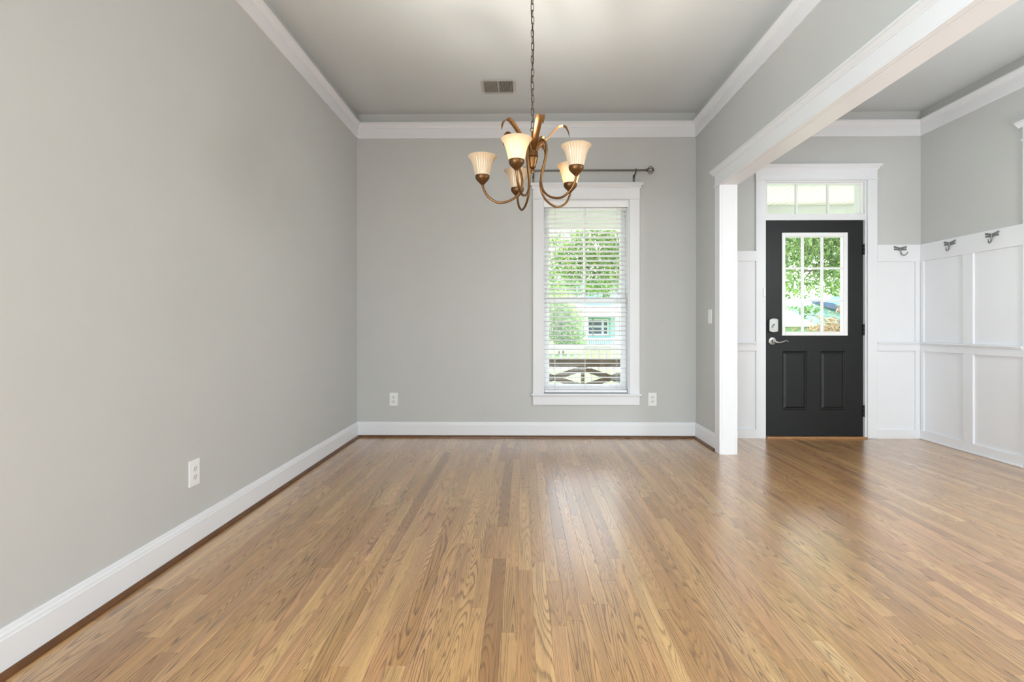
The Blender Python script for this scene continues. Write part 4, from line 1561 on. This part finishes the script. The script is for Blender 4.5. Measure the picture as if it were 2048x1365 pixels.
# gable to the right with its eave coloured in the blue of the shadow there
ga, gb, gc = onY(1632, 605, YG - 1.5), onY(1700, 605, YG - 1.5), onY(1672, 596, YG - 1.5)
q = MB().prism([(onY(1648, 640, YG - 1.5).x, zg(650)), (onY(1730, 640, YG - 1.5).x, zg(650)), (onY(1730, 640, YG - 1.5).x, zg(596)), (onY(1672, 640, YG - 1.5).x, zg(596)), (onY(1648, 640, YG - 1.5).x, zg(612))], 'y', YG - 1.2, YG + 3)
q.build('gable_wall', 'teal', H2)
e1, e2, e3 = onY(1630, 607, YG - 1.5), onY(1660, 618, YG - 1.5), onY(1700, 630, YG - 1.5)
q = MB().prism([(e1.x, e1.z), (e2.x, e2.z - 0.0), (e3.x, e3.z), (e3.x, e3.z + 0.18), (e2.x, e2.z + 0.32), (e1.x, e1.z + 0.1)], 'y', YG - 1.7, YG - 1.2)
q.build('eave', 'bluegrey', H2)


def leaf_cloud(name, clumps, nleaf, size, mat, parent, seed=1):
    """clumps: (cx,cy,cz,rx,ry,rz); each leaf is a small folded diamond of four triangles"""
    g = np.random.default_rng(seed)
    C = np.array(clumps, dtype=float)
    wts = C[:, 3] * C[:, 4] * C[:, 5]
    idx = g.choice(len(C), nleaf, p=wts / wts.sum())
    d = g.normal(size=(nleaf, 3))
    d /= np.linalg.norm(d, axis=1)[:, None]
    r = g.uniform(0.25, 1.0, nleaf) ** 0.6
    P = C[idx, :3] + d * r[:, None] * C[idx, 3:]
    a = g.normal(size=(nleaf, 3))
    a /= np.linalg.norm(a, axis=1)[:, None]
    b = np.cross(a, g.normal(size=(nleaf, 3)))
    b /= np.linalg.norm(b, axis=1)[:, None]
    n_ = np.cross(a, b)
    s = size * g.uniform(0.6, 1.3, nleaf)[:, None]
    V = np.stack([P - a * s, P + b * s * 0.38 + n_ * s * 0.12, P + a * s, P - b * s * 0.38 + n_ * s * 0.12], axis=1).reshape(-1, 3)
    k = np.arange(nleaf)[:, None] * 4
    T3 = np.concatenate([k + np.array([[0, 1, 2]]), k + np.array([[0, 2, 3]])], axis=1).reshape(-1, 3)
    me = bpy.data.meshes.new(name)
    me.vertices.add(len(V))
    me.vertices.foreach_set('co', V.astype(np.float32).ravel())
    me.loops.add(T3.size)
    me.loops.foreach_set('vertex_index', T3.ravel().astype(np.int32))
    me.polygons.add(len(T3))
    me.polygons.foreach_set('loop_start', (np.arange(len(T3)) * 3).astype(np.int32))
    at = me.attributes.new('tone', 'FLOAT', 'POINT')
    tn = np.clip(g.normal(0.45, 0.25, nleaf), 0, 1)
    at.data.foreach_set('value', np.repeat(tn, 4).astype(np.float32))
    me.update(calc_edges=True)
    me.validate()
    me.materials.append(M[mat])
    o = bpy.data.objects.new(name, me)
    col.objects.link(o)
    tag(o, kind='stuff')
    adopt(o, parent)
    return o


def tree(name, label, base, top, clumps, nleaf, size, mat='leaf', seed=1, trunk=0.12, group='trees across the lawn'):
    t = thing(name, base, label, 'tree', group)
    b = Vector(base)
    tp = Vector(top)
    m = MB()
    mid = b.lerp(tp, 0.5) + Vector((0.1, 0.05, 0))
    m.tube(smoothpath([b, mid, tp], 6), [trunk * (1 - 0.6 * i / 12) for i in range(13)], 8)
    m.build('trunk', 'bark', t, smooth=True)
    for i, c in enumerate(clumps):
        cc = Vector(c[:3])
        st_ = b.lerp(tp, 0.55 + 0.4 * ((i * 37) % 10) / 10)
        MB().tube(smoothpath([st_, st_.lerp(cc, 0.5) + Vector((0, 0, 0.15)), cc], 4), [trunk * 0.4 * (1 - 0.8 * k / 8) for k in range(9)], 6).build('branch', 'bark', t, smooth=True)
    leaf_cloud('foliage', clumps, nleaf, size, mat, t, seed)
    return t


def clump(u, v, Y, rx, ry, rz):
    p = onY(u, v, Y)
    return (p.x, p.y, p.z, rx, ry, rz)


# tree filling the door glass
Y1 = 13.0
cl = [clump(1575, 480, Y1, 0.8, 0.9, 0.8), clump(1625, 470, Y1 + .3, 0.9, 0.9, 0.9), clump(1675, 490, Y1, 0.7, 0.9, 0.8), clump(1560, 545, Y1, 0.55, 0.6, 0.5),
      clump(1597, 570, Y1 + .2, 0.35, 0.5, 0.35), clump(1660, 560, Y1, 0.5, 0.6, 0.45), clump(1690, 545, Y1, 0.5, 0.6, 0.6), clump(1628, 540, Y1 + .5, 0.4, 0.6, 0.4),
      clump(1640, 400, Y1 + .5, 1.5, 1.4, 0.9), clump(1720, 430, Y1, 1.0, 1.0, 0.9), clump(1540, 430, Y1, 1.0, 1.0, 0.8)]
bp = onY(1760, 700, Y1 + 1)
tree('leafy_tree', 'bright green leafy tree filling the entry door glass', (bp.x, Y1 + 1, GZ), (bp.x - 0.9, Y1 + 0.4, 4.2), cl, 23000, 0.062, 'leaf', 3)
# hanging sprigs low in the door glass
cl = [clump(1585, 618, 10.5, 0.20, 0.15, 0.07), clump(1620, 618, 10.5, 0.22, 0.2, 0.12), clump(1606, 632, 10.5, 0.1, 0.1, 0.10)]
bp = onY(1745, 640, 10.5)
tree('young_tree', 'small sapling with sparse sprigs low in the entry door glass', (bp.x, 10.5, GZ), (bp.x - 0.2, 10.5, 1.5), cl, 90, 0.06, 'leaf_dark', 5, 0.03)
cl = [clump(1655, 650, 10.0, 0.30, 0.3, 0.22), clump(1680, 640, 10.0, 0.3, 0.3, 0.3), clump(1630, 655, 10.0, 0.2, 0.2, 0.12), clump(1670, 690, 10, 0.6, 0.5, 0.5)]
bp = onY(1668, 660, 10.0)
tree('garden_shrub', 'russet-tipped shrub at the lower right of the entry door glass', (bp.x, 10.0, GZ), (bp.x, 10.0, 0.6), cl, 900, 0.055, 'leaf_warm', 8, 0.04, group='shrubs in the garden')
# tree in the upper part of the dining room window
Y2 = 16.0
cl = [clump(1110, 500, Y2, 0.55, 0.9, 0.6), clump(1150, 520, Y2, 0.7, 0.9, 0.7), clump(1195, 500, Y2, 0.9, 0.9, 0.8), clump(1230, 530, Y2, 0.7, 0.9, 0.8), clump(1120, 560, Y2, 0.6, 0.9, 0.5),
      clump(1170, 570, Y2, 0.6, 0.9, 0.4), clump(1210, 570, Y2, 0.5, 0.9, 0.4), clump(1240, 480, Y2, 0.7, 0.9, 0.7), clump(1180, 460, Y2, 0.8, 0.9, 0.5)]
bp = onY(1285, 700, Y2)
tree('garden_tree', 'light green tree in the upper dining room window', (bp.x, Y2, GZ), (bp.x - 1.0, Y2, 4.0), cl, 11000, 0.066, 'leaf', 11)
Y3 = 30.0
cl = [clump(1100, 625, Y3, 1.0, 1.2, 0.9), clump(1130, 635, Y3, 0.9, 1.2, 0.8), clump(1095, 660, Y3, 0.9, 1.2, 0.8), clump(1125, 665, Y3, 0.9, 1.2, 0.7), clump(1145, 640, Y3 + 1, 0.8, 1.2, 0.9), clump(1120, 600, Y3, 1.0, 1.2, 0.7), clump(1150, 670, Y3, 0.6, 1.0, 0.6), clump(1140, 685, Y3, 1.0, 1.0, 0.4)]
bp = onY(1122, 690, Y3)
tree('broad_tree', 'dense green tree beside the teal house in the window', (bp.x, Y3, GZ), (bp.x, Y3, 2.3), cl, 6000, 0.12, 'leaf', 13, 0.18)
Y4 = 55.0
for i, (u, v, rr) in enumerate(((1080, 600, 4.5), (1300, 590, 5.0), (1520, 590, 5.0), (1740, 560, 5.0))):
    p = onY(u, v, Y4)
    cl = [(p.x + dx, Y4 + dy, p.z + dz, rr * 0.6, rr * 0.6, rr * 0.5) for dx, dy, dz in ((0, 0, 0), (-rr * .5, 0.5, -.6), (rr * .5, -.5, -.5), (0, 0, rr * .4))]
    lab = ['distant tree at the far left of the window view', 'distant tree right of the teal house', 'distant tree left of the cream house', 'distant tree behind the cream house'][i]
    tree('distant_tree', lab, (p.x, Y4, GZ), (p.x, Y4, p.z), cl, 2500, 0.28, 'leaf_dark', 21 + i, 0.3, group='distant trees')
